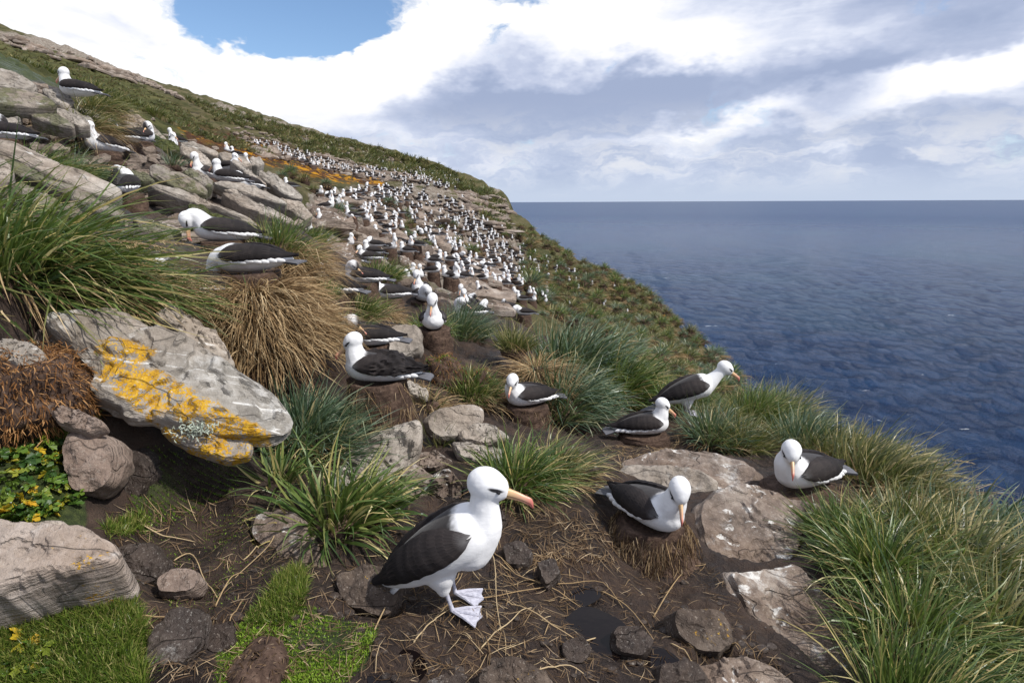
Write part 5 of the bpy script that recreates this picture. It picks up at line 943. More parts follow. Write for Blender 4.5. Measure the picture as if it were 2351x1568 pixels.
# ------------------------------------------------------------------ the crowd
CROWD = [([(735,455),(900,432),(1010,455),(1120,515),(1195,560),(1200,640),(1130,690),(1040,640),(980,590),(900,540),(820,520),(740,500)],480),([(1010,450),(1100,500),(1160,550),(1100,560),(1000,520),(940,480)],110),([(1150,560),(1260,590),(1250,720),(1150,690)],46),([(1230,600),(1370,640),(1330,720),(1250,720)],22),([(1380,640),(1520,760),(1460,800),(1360,740)],8),([(700,365),(800,385),(960,400),(1050,425),(1030,440),(860,412),(720,392),(640,355)],280),([(560,318),(680,345),(760,372),(700,370),(600,345)],60),([(1040,420),(1150,460),(1120,480),(1040,450)],20),([(860,440),(940,430),(1000,470),(900,470)],30),([(800,360),(1000,395),(1080,430),(960,408)],46)]
rs = np.random.default_rng(31); pts = []
cells = {}
for poly, n_ in CROWD:
    for (px, py) in inpoly(poly, n_, rs):
        h_ = hit(px, py, 16)
        if h_ is None: continue
        key = (round(h_[0]/.55), round(h_[1]/.9))
        if perlin(np.array([h_[0]*.22, h_[1]*.10, 4.0])) < rs.uniform(-.55, .12): continue
        if key in cells: continue
        cells[key] = 1; pts.append(h_)
pts.sort(key=lambda v: v[1])
n_hand = 1+1+len(KEY)+len(MID); FAR_P = pts[max(0, 300-n_hand):]; NEAR_P = pts[:max(0, 300-n_hand)]
cp = ['sit', 'sit', 'upright', 'turn', 'front', 'tuck', 'preen', 'sit']
for i, h_ in enumerate(NEAR_P):
    tall = rs.uniform(.12, .32); p = h_+np.array([0, 0, tall]); place_bird(cp[rs.integers(len(cp))], p, rs.choice([180, 200, -60, -20, 0, -90, 160])+rs.normal()*18, 'small white-headed albatross on its nest in the crowded far colony', group='albatrosses crowded over the far ledges', hi=False, scale=rs.uniform(.97, 1.1), mirror=bool(i % 2))
    place_nest(p, 'dark mud nest pillar in the crowded far colony', 'mud nests of the far colony', lo=True, k=i, sc=1.1) if i < 225 else None
# the farthest birds, too many and too small to count
bv = []; bf = []; mi = []; o_ = 0
def far_bird():
    A = [(sphere_np((0, 0, .2), (.30, .15, .15), 7, 5), 0), (sphere_np((.17, 0, .40), (.10, .08, .13), 6, 5), 0), (sphere_np((-.08, 0, .25), (.33, .17, .13), 7, 5), 1), (sphere_np((0, 0, .02), (.22, .22, .14), 6, 4), 2)]
    return A
for h_ in FAR_P:
    a = rs.uniform(0, 2*math.pi); Rm = np.array(Matrix.Rotation(a, 3, 'Z')); s_ = rs.uniform(.95, 1.2)
    for (v, q, t), m_ in far_bird():
        bv.append((v*s_) @ Rm.T+h_+np.array([0, 0, .08])); bf.append((q+o_, t+o_)); mi.append((len(q), len(t), m_)); o_ += len(v)
if bv:
    n_v = sum(len(v) for v in bv); Mi = [m_ for a, b, m_ in mi for _ in range(a)]+[m_ for a, b, m_ in mi for _ in range(b)]
    obj('albatross_crowd', mesh_np('albatross_crowd', np.concatenate(bv), [np.concatenate([a for a, b in bf]), np.concatenate([b for a, b in bf])], [WHITE, DARKW, MUD], matidx=Mi, attrs=dict(hd=np.ones((n_v, 3)), back=np.zeros(n_v), soil=np.zeros(n_v)), uv=np.full((n_v, 2), .5)), kind='stuff', label='far crowd of nesting albatrosses as white dots on the headland', cat='birds')
# one bird on the wing off the headland
fv = np.array([(.35,0,0),(.25,.06,.03),(.25,-.06,.03),(-.3,.05,.02),(-.3,-.05,.02),(-.45,0,0),(0,0,-.09),(0,0,.08), (.12,.5,.14),(-.02,.5,.13),(.02,1.15,.05),(-.05,1.15,.04),(.12,-.5,.14),(-.02,-.5,.13),(.02,-1.15,.05),(-.05,-1.15,.04),(.05,.5,.10),(.05,-.5,.10)])
ff = [(0,1,7),(0,7,2),(1,3,7),(7,4,2),(3,5,7),(7,5,4),(0,6,1),(0,2,6),(1,6,3),(2,4,6),(3,6,5),(4,5,6),(1,8,9),(1,9,3),(8,10,9),(10,11,9),(8,16,10),(9,11,16),(10,16,11),(1,16,8),(3,9,16),(1,3,16),(2,13,12),(2,4,13),(12,13,14),(14,13,15),(12,14,17),(13,17,15),(14,15,17),(2,12,17),(4,17,13),(2,17,4)]
fl = obj('flying_albatross', mesh_np('flying_albatross', fv, np.array(ff), [DARKW, WHITE], smooth=False, matidx=[1]*12+[0]*20, uv=np.full((18, 2), .5)), label='lone albatross gliding in the air above the headland', cat='albatross')
fl.location = tuple(at(962, 364, 140)); fl.rotation_euler = (R(28), R(-8), R(-30))
# ------------------------------------------------------------------ tussock grass
WIND = np.array([1.0, .12, 0.0])
SEEDM = straw_mat('seed_spike', [(0, (0.34, 0.24, 0.12)), (1, (0.58, 0.45, 0.27))])
def seed_head(parent, base, d, L, rs_, m=None):
    n = 9; P = [np.array(base, float)]; d = np.array(d, float)/np.linalg.norm(d)
    for k in range(n-1): P.append(P[-1]+d*L/(n-1)); d = d+np.array([.10, 0, -.10]); d /= np.linalg.norm(d)
    P = np.array(P); V1, Q1, T1 = tube_np(P, np.linspace(.0022, .0014, n), 4)
    nb = 46; f = rs_.uniform(.74, 1.0, nb); c = np.stack([np.interp(f*(n-1), np.arange(n), P[:, k]) for k in range(3)], -1); dd = rs_.normal(size=(nb, 3))*.5+d
    v, q, ti, al, rn = blades(nb, c, dd, rs_.uniform(.014, .028, nb), .0045, 0, np.zeros(3), 2, rs_); o_ = len(V1)
    V = np.concatenate([V1, v]); me = mesh_np('seed_head', V, [np.concatenate([Q1, q+o_]), T1], [SEEDM], attrs=dict(tint=np.concatenate([np.full(o_, .3), ti]), along=np.zeros(len(V)), rnd=np.zeros(len(V))))
    return obj('seed_head', me, parent=parent)
def tussock(px, py, Y, Rr, L, n, m, label, seed, wind=.5, droop=.55, spread=.9, width=.008, skirt=0, skL=.4, hump=.12, segs=6, seeds=0, dead=0, wdir=None, group=None, up=1.0, lift=0., skm=None, tintpow=1.0, skr=.55):
    rs_ = np.random.default_rng(seed); p = at(px, py, Y); gz = float(zat(p[0], p[1])); root = obj('tussock', None, label=label, cat='tussock', group=group); root.location = (p[0], p[1], gz-.03+lift)
    w = (np.array(wdir, float) if wdir is not None else WIND)*wind
    ph = rs_.uniform(0, 2*math.pi, n); rr_ = np.sqrt(rs_.uniform(0, 1, n)); b = np.stack([Rr*rr_*np.cos(ph), Rr*rr_*np.sin(ph), hump*(1-rr_**2)], -1)
    d = np.stack([np.cos(ph)*rr_*spread, np.sin(ph)*rr_*spread, up*np.ones(n)], -1)+rs_.normal(size=(n, 3))*.22+w*.5; Ls = L*rs_.uniform(.45, 1.0, n)**.8*rs_.uniform(.8, 1.15, n)
    cl = perlin(np.stack([np.cos(ph)*2.0, np.sin(ph)*2.0, rr_*2+seed], -1)); tint = np.clip(rs_.uniform(0, 1, n)**tintpow*.86+cl*.25+.05, 0, 1); tint = np.where(rs_.uniform(0, 1, n) < .07, rs_.uniform(.9, 1, n), tint)
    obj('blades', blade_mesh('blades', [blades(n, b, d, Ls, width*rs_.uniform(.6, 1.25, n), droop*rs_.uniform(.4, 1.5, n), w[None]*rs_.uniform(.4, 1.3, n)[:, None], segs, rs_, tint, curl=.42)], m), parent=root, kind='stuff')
    if skirt:
        k = skirt; ph = rs_.uniform(0, 2*math.pi, k); rr_ = rs_.uniform(skr, 1.12, k); zz_ = hump*(1-rr_**2)*1.0+rs_.uniform(-.05, .04, k); b = np.stack([Rr*rr_*np.cos(ph), Rr*rr_*np.sin(ph), zz_], -1)
        d = np.stack([np.cos(ph), np.sin(ph), rs_.uniform(-.2, .6, k)], -1)+rs_.normal(size=(k, 3))*.2+w*.3
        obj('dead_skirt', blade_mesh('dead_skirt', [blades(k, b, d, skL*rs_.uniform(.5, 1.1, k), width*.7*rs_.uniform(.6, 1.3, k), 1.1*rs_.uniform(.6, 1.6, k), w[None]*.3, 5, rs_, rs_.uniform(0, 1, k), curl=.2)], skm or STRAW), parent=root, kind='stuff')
    # peat core that carries the blades
    v, q, t = sphere_np((0, 0, -.02), (Rr*1.0, Rr*1.0, hump+.03), 18, 10); v = v+fbm(v*6+seed, 3)[:, None]*.05*v/np.maximum(np.linalg.norm(v, axis=1), .01)[:, None]
    obj('root_mound', mesh_np('root_mound', v, [q, t], [MUD]), parent=root)
    for s_ in range(seeds):
        a = rs_.uniform(-.9, .9); seed_head(root, (Rr*.6*rs_.normal()*.5, Rr*.4*rs_.normal(), hump*.6), (math.cos(a)*.8+w[0]*.5, math.sin(a)*.5, .75), L*rs_.uniform(.95, 1.25), rs_)
    return root
TW = tussock
# left slope
TW(20,560,3.1,.24,.98,1100,G_GREEN,'huge wind-combed tussock on the left with long streaming blades',1001,wind=1.0,droop=.42,width=0.016,hump=.08,skirt=500,skL=.8,seeds=5,wdir=(1,-.12,-.02),lift=-.06,up=.12,spread=.35)
TW(230,600,3.4,.24,.66,900,G_GREEN,'broad tussock drooping over the pale rock above the lichen slab',1002,wind=1.0,droop=.55,width=0.015,hump=.08,skirt=800,skL=.6,seeds=6,wdir=(1,-.40,-.1),lift=-.08,up=.12,spread=.35)
TW(370,690,3.4,.14,.42,350,G_OLIVE,'straw-coloured tussock hanging down toward the pedestal nest',1003,wind=.8,droop=.8,width=0.01,hump=.06,skirt=500,skL=.5,wdir=(1,-.6,-.3),up=.15,lift=-.08)
TW(10,640,2.75,.16,.62,260,G_GREEN,'sparse tall blades rising at the left edge over the peat bank',1004,wind=.5,droop=.4,width=0.015,hump=.06)
TW(80,352,6.4,.24,.70,700,G_GREEN,'green tussock lying across the dark gap between left slabs',1005,wind=1.0,droop=.6,hump=.08,skirt=150,skL=.4,up=.4,seeds=3,width=.010)
TW(180,392,6.9,.20,.55,600,G_BLUE,'bluish tussock under the bird with the long seed stalk',1006,wind=1.0,droop=.8,hump=.06,up=.35,width=.010,skirt=150)
TW(180,250,8.4,.22,.62,600,G_OLIVE,'tawny tussock beside the topmost left bird',1007,wind=.8,droop=.7,hump=.12,up=.6,skirt=500,skL=.7,seeds=3,width=.010)
TW(232,290,9.6,.22,.6,600,G_OLIVE,'tawny tussock below the topmost left bird, between slabs',1008,wind=.8,droop=.8,hump=.1,up=.6,skirt=350,skL=.6,width=.010)
TW(318,325,11,.18,.45,220,G_BLUE,'little bluish tuft under the smooth leaning slab',1009,wind=.6,droop=.6,hump=.08,width=.012)
TW(400,392,9.2,.10,.30,80,G_BLUE,'thin tuft growing on a slab of the left rib',1010,wind=.5,droop=.5,hump=.03,width=.010)
TW(640,600,5.7,.26,.46,700,G_GREEN,'tussock with green crown and long tan skirt behind the pedestal bird',1011,wind=.3,droop=.6,spread=1.1,hump=.30,skirt=1900,skL=.62,width=.009)
TW(705,512,11.5,.36,.62,800,G_GREEN,'low green tussock at the lower end of the left slabs',1012,wind=.7,droop=.8,hump=.2,skirt=900,skL=.8,width=.013)
TW(775,495,21,.5,.7,600,G_BLUE,'bluish tussock behind the upright colony bird',1013,wind=.5,droop=.9,hump=.4,skirt=300,width=.018)
# pedestal of dead grass under the bird on the left
TW(600,810,4.1,.36,.20,60,G_GREEN,'great mound of bleached dead grass carrying the pedestal nest',1020,wind=.1,droop=.3,spread=.6,hump=.36,skirt=6500,skL=.50,width=.012,skr=.2,lift=.0)
TW(745,668,5.3,.09,.22,220,G_GREEN,'small fresh tuft on the crest of the dead grass mound',1021,wind=.4,droop=.3,hump=.06,width=.007,lift=.12)
TW(505,800,3.8,.22,.30,40,G_OLIVE,'brown matted grass at the shaded foot of the pedestal',1022,wind=.2,droop=.9,hump=.30,skirt=1500,skL=.25,width=.007,skm=FIBRE)
# middle
TW(690,950,3.35,.15,.46,600,G_BLUE,'blue-green tussock at the tip of the lichen slab',1030,wind=.25,droop=.55,spread=1.3,hump=.10,width=0.011,skirt=120,skL=.3)
TW(745,985,3.3,.12,.50,350,G_BLUE,'spiky blue-green tuft left of the tall nest',1031,wind=.7,droop=.5,spread=1.3,hump=.06,width=0.01)
TW(770,1205,2.55,.14,0.52,270,G_GREEN,'fresh broad-bladed tussock left of the standing bird',1032,wind=.25,droop=0.9,spread=1.25,hump=.08,width=0.016,skirt=60,skL=.3)
TW(850,1175,2.7,.09,0.4,150,G_GREEN,'fresh green blades leaning toward the standing bird',1033,wind=.7,droop=.6,spread=1.0,hump=.05,width=0.014)
TW(640,1110,2.75,.08,.42,90,G_GREEN,'loose tuft arching over the dark hollow',1034,wind=.2,droop=.9,spread=1.2,hump=.04,width=0.012)
TW(1195,1120,3.15,.14,.42,520,G_GREEN,'dense green tussock right of the standing bird',1035,wind=.55,droop=0.85,spread=1.5,hump=.08,width=0.0115,skirt=250,skL=.35)
TW(1290,1105,3.4,.12,.38,280,G_OLIVE,'yellowish tussock stretching toward the straw-fringed nest',1036,wind=.9,droop=.6,hump=.05,width=0.01,skirt=200,spread=1.3)
TW(1085,910,5.3,.18,.34,800,G_GREEN,'low round tussock between the tall nest and the low nest',1037,wind=.3,droop=.55,spread=1.1,hump=.12,width=.008,skirt=400,skL=.4)
TW(985,935,4.7,.13,.30,60,G_OLIVE,'dry straw tuft beside the small pale stone',1038,wind=.2,droop=.9,hump=.12,skirt=700,skL=.32,width=.008)
TW(1305,960,5.7,.30,.66,850,G_BLUE,'drooping blue-green tussock behind the sleepy nesting bird',1039,wind=.7,droop=1.0,spread=1.3,hump=.25,width=0.014)
TW(1225,890,6.0,.20,.36,420,G_BLUE,'blue-green tussock with whitened blades above the sleepy bird',1040,wind=.8,droop=.9,hump=.15,width=0.013)
TW(1325,870,7.1,.40,.95,800,G_BLUE,'largest upright tussock with wide blades in the middle',1041,wind=.65,droop=.7,spread=.8,hump=.25,width=0.024,seeds=3,skirt=300)
TW(1430,915,6.7,.34,.72,850,G_GREEN,'large leaning tussock behind the standing sea-facing bird',1042,wind=.75,droop=.85,spread=1.2,hump=.22,width=0.018,seeds=3,skirt=500)
TW(1235,815,6.0,.28,.30,60,G_OLIVE,'rounded mound of tan dead grass below the colony',1043,wind=.3,droop=.4,hump=.40,skr=.2,skirt=2300,skL=.5,width=.009)
TW(1180,775,6.5,.15,.42,420,G_OLIVE,'yellow-green tuft on top of the tan dead mound',1044,wind=.2,droop=.35,spread=1.1,hump=.06,width=.008,lift=.30)
TW(985,765,6.9,.18,.40,600,G_GREEN,'dark green tussock behind the upright nesting bird',1045,wind=.1,droop=.9,spread=1.2,hump=.12,width=.010)
TW(1060,752,7.6,.28,.60,800,G_BLUE,'pale blue-green tussock right of the upright nesting bird',1046,wind=.5,droop=.7,hump=.15,width=.010)
TW(870,735,7.0,.20,.3,60,G_OLIVE,'dead grass clump below the grey-brown winged bird',1047,wind=.2,droop=.6,hump=.22,skirt=900,skL=.4,width=.008)
TW(830,700,6.4,.18,.42,350,G_GREEN,'fresh tussock partly covering the bird behind the mound',1048,wind=.7,droop=.7,hump=.12,width=.008,skirt=120)
TW(780,780,4.9,.13,.38,320,G_GREEN,'short green tuft behind the mound beside the ruffled bird',1049,wind=.4,droop=.8,hump=.08,width=.008)
TW(880,655,9.5,.24,.55,450,G_GREEN,'green tuft beside the rocks of the near colony',1050,wind=.6,droop=.7,hump=.1,width=.011)
# right ledge
TW(1640,1010,5.0,.18,.46,500,G_BLUE,'frosted blue-green tussock below the standing sea-facing bird',1060,wind=.35,droop=.5,spread=1.5,hump=.08,width=0.011,skirt=120)
TW(1705,1020,4.9,.15,.40,700,G_OLIVE,'yellow-green fine tussock on the right ledge',1061,wind=.2,droop=.45,spread=1.5,hump=.08,width=0.008)
TW(1740,975,5.8,.26,.52,1000,G_GREEN,'green tussock at the brink beyond the right ledge',1062,wind=.6,droop=.75,hump=.14,width=.008,skirt=200)
TW(1655,975,5.5,.14,.45,80,G_OLIVE,'straw tuft at the feet of the standing sea-facing bird',1063,wind=.9,droop=.8,hump=.06,skirt=420,skL=.45,width=.007)
TW(1850,1065,4.9,.22,.48,550,G_BLUE,'grey-green tussock behind the soiled-breast bird',1064,wind=.5,droop=.55,hump=.12,width=0.012,skirt=250)
TW(1930,1080,4.6,.22,.48,800,G_OLIVE,'pale withered tussock at the cliff brink',1065,wind=.55,droop=.5,hump=.14,width=.009,skirt=350,seeds=3,tintpow=.6)
TW(2010,1120,4.2,.24,.6,650,G_OLIVE,'wind-blown tussock beside the tail of the soiled-breast bird',1066,wind=1.0,droop=.7,hump=.16,width=0.011,skirt=900,skL=.55,seeds=4)
TW(2090,1170,4.0,.24,.5,400,G_OLIVE,'hanging dry grass below the wind-blown tussock',1067,wind=.8,droop=.9,hump=.15,width=.008,skirt=1100,skL=.6)
TW(1950,1230,3.0,.13,.38,650,G_GREEN,'green tussock spilling onto the wide brown rock',1068,wind=0.35,droop=0.85,spread=1.7,hump=.08,width=0.0105,skirt=80)
TW(2085,1275,3.0,.2,.46,750,G_OLIVE,'tall yellow-green tussock in front of the cliff brink',1069,wind=0.35,droop=0.85,spread=1.7,hump=.12,width=0.0105,skirt=200,seeds=2)
TW(2260,1250,3.5,.26,.5,420,G_BLUE,'wide-bladed grey-green tussock against the sea',1070,wind=.5,droop=.55,hump=.10,width=0.02)
TW(2030,1385,2.6,.18,.46,800,G_GREEN,'dark green tussock fanning over the long brown rock face',1071,wind=0.35,droop=0.85,spread=1.7,hump=.10,width=0.0105,skirt=100)
TW(2210,1400,2.7,.24,.56,900,G_OLIVE,'bright wind-swept tussock in front of the sea',1072,wind=0.6,droop=0.85,hump=.12,width=0.0105,skirt=200,seeds=3,spread=1.7)
TW(2100,1525,2.15,.17,.44,800,G_GREEN,'nearest green tussock below the brown rock face',1073,wind=0.35,droop=0.85,spread=1.7,hump=.10,width=0.0105,skirt=120,seeds=1)
TW(2290,1540,2.2,.2,.5,800,G_OLIVE,'bright green wind-swept tussock at the lower edge',1074,wind=0.6,droop=0.85,hump=.10,width=0.0105,skirt=120,seeds=2,spread=1.7)
TW(2440,1380,2.9,.3,.8,700,G_BLUE,'grey-green tussock beyond the bright wind-swept one',1075,wind=.6,droop=.6,hump=.12,width=.011)
TW(2120,1600,1.75,.16,.5,600,G_GREEN,'short tussock at the foot of the nearest one',1076,wind=.5,droop=.6,hump=.06,width=.007)
TW(2360,1335,3.2,.24,.5,700,G_GREEN,'green tussock among the wide-bladed ones at the brink',1077,wind=.8,droop=.6,hump=.12,width=.009)
TW(1790,985,6.0,.24,.6,600,G_OLIVE,'small olive tussock at the brink near the frosted one',1078,wind=.6,droop=.7,hump=.12,width=.009,skirt=150)
TW(1560,960,6.2,.26,.6,600,G_GREEN,'green tussock behind the tail of the standing sea-facing bird',1079,wind=.5,droop=.8,hump=.15,width=.009)
TW(1010,1060,3.9,.05,.3,50,G_OLIVE,'few thin blades in the gap of the small stone pile',1080,wind=.2,droop=.9,hump=.02,width=.006)
# grass going on beside the view on the left
for k, (px, py, Y) in enumerate([(-170, 620, 3.0), (-330, 420, 4.6), (-420, 800, 2.6), (-260, 300, 7.0), (-600, 500, 4.0)]):
    TW(px, py, Y, .26, .8, 500, [G_GREEN, G_OLIVE][k % 2], 'tussock on the upper slope behind the orange peat bank', 1090+k, wind=.9, droop=.5, width=.013, hump=.1, up=.3, skirt=200, skL=.5, group='tussocks behind the peat bank')
# tussocks of the far slope: shared shapes
FT = []
for k in range(6):
    rs_ = np.random.default_rng(1200+k); n = 230; ph = rs_.uniform(0, 2*math.pi, n); rr_ = np.sqrt(rs_.uniform(0, 1, n)); b = np.stack([.34*rr_*np.cos(ph), .34*rr_*np.sin(ph), .46*(1-rr_**2)], -1)
    d = np.stack([np.cos(ph)*rr_*1.5+.12, np.sin(ph)*rr_*1.5, np.ones(n)*.8], -1)+rs_.normal(size=(n, 3))*.2
    me = blade_mesh('blades', [blades(n, b, d, rs_.uniform(.28, .55, n), .024, rs_.uniform(.5, 1.3, n), WIND[None]*.12, 3, rs_, np.clip(rs_.uniform(0, .95, n), 0, 1), curl=.25)], [G_BLUE, G_OLIVE, G_GREEN][k % 3])
    n2 = 90; ph = rs_.uniform(0, 2*math.pi, n2); b = np.stack([.40*np.cos(ph), .40*np.sin(ph), rs_.uniform(.05, .3, n2)], -1); d = np.stack([np.cos(ph), np.sin(ph), rs_.uniform(0, .5, n2)], -1)
    sk = blade_mesh('dead_skirt', [blades(n2, b, d, rs_.uniform(.3, .6, n2), .03, 1.2, np.zeros(3), 3, rs_, rs_.uniform(0, .8, n2), curl=.2)], STRAW if k % 2 else DARKSTRAW)
    v, q, t = sphere_np((0, 0, 0), (.40, .40, .42), 10, 6); FT.append((me, sk, mesh_np('root_mound', v, [q, t], [MUD])))
rs = np.random.default_rng(55); fp = []
for poly, n_, s0, s1 in [([(1190,520),(1300,552),(1420,612),(1530,722),(1640,802),(1716,900),(1560,905),(1400,790),(1270,730),(1190,640)],900,1.0,1.7),([(1160,500),(1230,540),(1210,600),(1150,570)],16,.8,1.3),([(1240,640),(1400,720),(1380,790),(1230,740)],30,.7,1.2),([(880,440),(960,520),(1000,600),(900,560)],14,.7,1.2),([(1000,500),(1120,560),(1130,620),(1020,560)],9,.7,1.2),([(640,395),(760,420),(740,450),(640,430)],9,.6,1.0),([(1540,860),(1680,880),(1700,905),(1560,910)],16,.7,1.1)]:
    for (px, py) in inpoly(poly, n_, rs):
        h_ = hit(px, py, 24)
        if h_ is None: continue
        s_ = rs.uniform(s0, s1)*(0.75 if h_[1] < 30 else 1)
        if all(np.hypot(*(h_-o[0])[:2]) > .42*(s_+o[1]) for o in fp): fp.append((h_, s_))
fp.sort(key=lambda v: v[0][1]/v[1])
for i, (h_, s_) in enumerate(fp[:230]):
    me, sk, mo = FT[rs.integers(6)]; root = obj('tussock', None, label='rounded grey-green tussock on the steep far slope above the sea', cat='tussock', group='tussocks of the far seaward slope')
    for nm, m_ in (('blades', me), ('dead_skirt', sk), ('root_mound', mo)):
        o_ = obj(nm, m_, parent=root)
        if nm != 'root_mound': o_['kind'] = 'stuff'
    root.location = tuple(h_); s_ *= .95; root.scale = (s_*rs.uniform(.85, 1.15), s_*rs.uniform(.85, 1.15), s_*rs.uniform(.75, 1.05)); root.rotation_euler = (R(rs.normal(0, 6)), R(rs.normal(8, 6)), R(rs.uniform(-60, 60)))
# tussocks too far and many to count: hill crest and the rest of the slope
rest = [(h_, s_) for h_, s_ in fp[230:]]
for poly, n_, s0, s1 in [([(560,262),(760,318),(900,350),(1050,400),(1160,462),(1150,485),(1080,445),(900,392),(760,360),(600,300)],520,1.0,2.2),([(420,225),(560,262),(640,310),(500,280)],120,.8,1.8),([(600,300),(760,350),(1000,408),(900,400),(700,350)],150,.8,1.6),([(1040,420),(1160,470),(1165,540),(1100,500)],90,.9,1.8),([(1180,520),(1430,620),(1700,890),(1400,800),(1230,720)],60,.6,1.2),([(300,240),(560,310),(640,370),(420,310)],140,.35,.8),([(0,95),(330,200),(420,250),(520,300),(400,290),(200,230),(0,185)],620,.35,.95)]:
    for (px, py) in inpoly(poly, n_, rs):
        h_ = hit(px, py, 26)
        if h_ is not None: rest.append((h_, rs.uniform(s0, s1)))
m, q = mat('matted_grass'); nn_ = q.noise(geo_pos(q), 0.6, 4, .6); CORE = finish(m, q, principled(q, q.ramp(nn_, [(.35, (0.035, 0.034, 0.015)), (.5, (0.075, 0.068, 0.030)), (.65, (0.12, 0.095, 0.05))]), .95, .1))
packs = []; cores = []; co = 0; cq = []; ct_ = []
for h_, s_ in rest:
    n = 26; ph = rs.uniform(0, 2*math.pi, n); rr_ = np.sqrt(rs.uniform(0, 1, n)); b = np.stack([.36*rr_*np.cos(ph), .36*rr_*np.sin(ph), .3*(1-rr_**2)], -1)*s_+h_
    d = np.stack([np.cos(ph)*rr_*1.2+.2, np.sin(ph)*rr_*1.2, np.ones(n)], -1)+rs.normal(size=(n, 3))*.3; tb = rs.uniform(.15, .75); packs.append(blades(n, b, d, s_*rs.uniform(.25, .55, n), .07*s_, .8, WIND[None]*.2, 2, rs, np.clip(tb+rs.normal(0, .16, n), 0, 1)))
    v, q, t = sphere_np((0, 0, 0), (.36*s_, .36*s_, .34*s_), 7, 5); cores.append(v+h_); cq.append(q+co); ct_.append(t+co); co += len(v)
obj('far_tussocks', blade_mesh('far_tussocks', packs, G_OLIVE), kind='stuff', label='far tussock cover along the crest and seaward slope', cat='grass')
obj('far_tussock_roots', mesh_np('far_tussock_roots', np.concatenate(cores), [np.concatenate(cq), np.concatenate(ct_)], [CORE]), kind='stuff', label='dark root mounds under the far tussock cover', cat='grass')
# ------------------------------------------------------------------ short grass, moss and plants of the lower left
def scatter(poly, n, rs_, ymin=1.0, ymax=5.0):
    out = []
    poly = np.array(poly, float); lo, hi = poly.min(0), poly.max(0)
    m = int(n*2.2); p = rs_.uniform(lo, hi, (m, 2)); ins = np.zeros(m, bool)
    for k in range(len(poly)):
        x0, y0 = poly[k]; x1, y1 = poly[(k+1) % len(poly)]; c = ((y0 > p[:, 1]) != (y1 > p[:, 1])) & (p[:, 0] < (x1-x0)*(p[:, 1]-y0)/((y1-y0) if y1 != y0 else 1e-9)+x0); ins ^= c
    p = p[ins][:n]; d = ray(p[:, 0], p[:, 1]); d = d/d[:, 1:2]; ys = np.exp(np.linspace(math.log(ymin), math.log(ymax), 160))
    z = zat(d[:, 0:1]*ys, np.repeat(ys[None], len(p), 0)); bl = d[:, 2:3]*ys < z; k = np.argmax(bl, 1); ok = bl[np.arange(len(p)), k]; y = ys[k][ok]; x = d[ok, 0]*y
    return np.stack([x, y, zat(x, y)], -1)
rs = np.random.default_rng(91)
def lawn(name, poly, n, L, w, m, label, up=1.0, tint=(0, 1), clump=3.0):
    P = scatter(poly, n, rs); n = len(P); cl = perlin(P*clump+5); keep = rs.uniform(0, 1, n) < np.clip(.75+cl*1.2, .1, 1); P = P[keep]; cl = cl[keep]; n = len(P)
    d = rs.normal(size=(n, 3))*.55+np.array([.15, -.1, up]); t = np.clip(rs.uniform(tint[0], tint[1], n)+cl*.35, 0, 1); t = np.where(rs.uniform(0, 1, n) < .06, rs.uniform(.93, 1, n), np.minimum(t, .9))
    return obj(name, blade_mesh(name, [blades(n, P-np.array([0, 0, .006]), d, L*rs.uniform(.4, 1.1, n)*(1+cl*.5), w, .5, np.zeros(3), 2, rs, t, curl=.3)], m), kind='stuff', label=label, cat='grass')
lawn('short_grass', [(-60,1380),(60,1440),(180,1395),(275,1345),(325,1420),(340,1500),(330,1600),(-60,1600)], 30000, .075, .0035, G_LAWN, 'short green grass below the pale layered slab')
lawn('short_grass', [(640,1335),(690,1305),(705,1350),(690,1400),(660,1440),(560,1440),(600,1390)], 7000, .06, .0032, G_LAWN, 'patch of fine grass beside the brown boulder')
lawn('moss', [(560,1425),(700,1400),(780,1430),(868,1440),(850,1500),(800,1568),(640,1610),(490,1600),(495,1510)], 26000, .018, .0055, G_MOSS, 'bright green moss cushion around bare peat', tint=(.1, .9), clump=6)
lawn('moss', [(340,1040),(470,1060),(560,1090),(540,1140),(400,1200),(260,1240),(300,1150)], 9000, .015, .006, G_MOSS, 'dark moss on the floor of the hollow', tint=(0, .4))
lawn('short_grass', [(240,1215),(330,1195),(340,1225),(250,1245)], 900, .06, .0032, G_LAWN, 'thin grass at the edge of the dark hollow')
lawn('short_grass', [(90,900),(140,960),(230,1060),(215,1130),(120,1000)], 3500, .10, .0035, G_LAWN, 'longer grass along the bank of leafy plants')
lawn('creeping_weed', [(330,1200),(560,1180),(660,1300),(560,1400),(400,1420),(330,1300)], 5000, .012, .006, G_MOSS, 'sparse creeping weed on the mud by the hollow', clump=8)
# leafy bank: lobed leaves, each its own piece
def leaf_mat():
    m, q = mat('celery_leaf'); r_ = q.n('ShaderNodeObjectInfo').outputs['Random']; P = q.n('ShaderNodeTexCoord').outputs['Object']
    c = q.ramp(r_, [(0, (0.028, 0.070, 0.012)), (.3, (0.070, 0.140, 0.018)), (.62, (0.125, 0.200, 0.022)), (.80, (0.26, 0.27, 0.03)), (.91, (0.52, 0.40, 0.03)), (1, (0.60, 0.33, 0.02))])
    c = q.mix(q.ss(q.noise(q.vmath('ADD', P, q.vmath('SCALE', (3., 3., 3.), r_)), 60, 3, .6), .66, .7, 0, .7), c, (.6, .62, .6))
    p = principled(q, c, .45, .4); tr = q.n('ShaderNodeBsdfTranslucent'); q.link(c, tr.inputs[0]); x_ = q.n('ShaderNodeMixShader'); x_.inputs[0].default_value = .3; q.link(p, x_.inputs[1]); q.link(tr.outputs[0], x_.inputs[2]); return finish(m, q, x_.outputs[0])
LEAFM = leaf_mat()
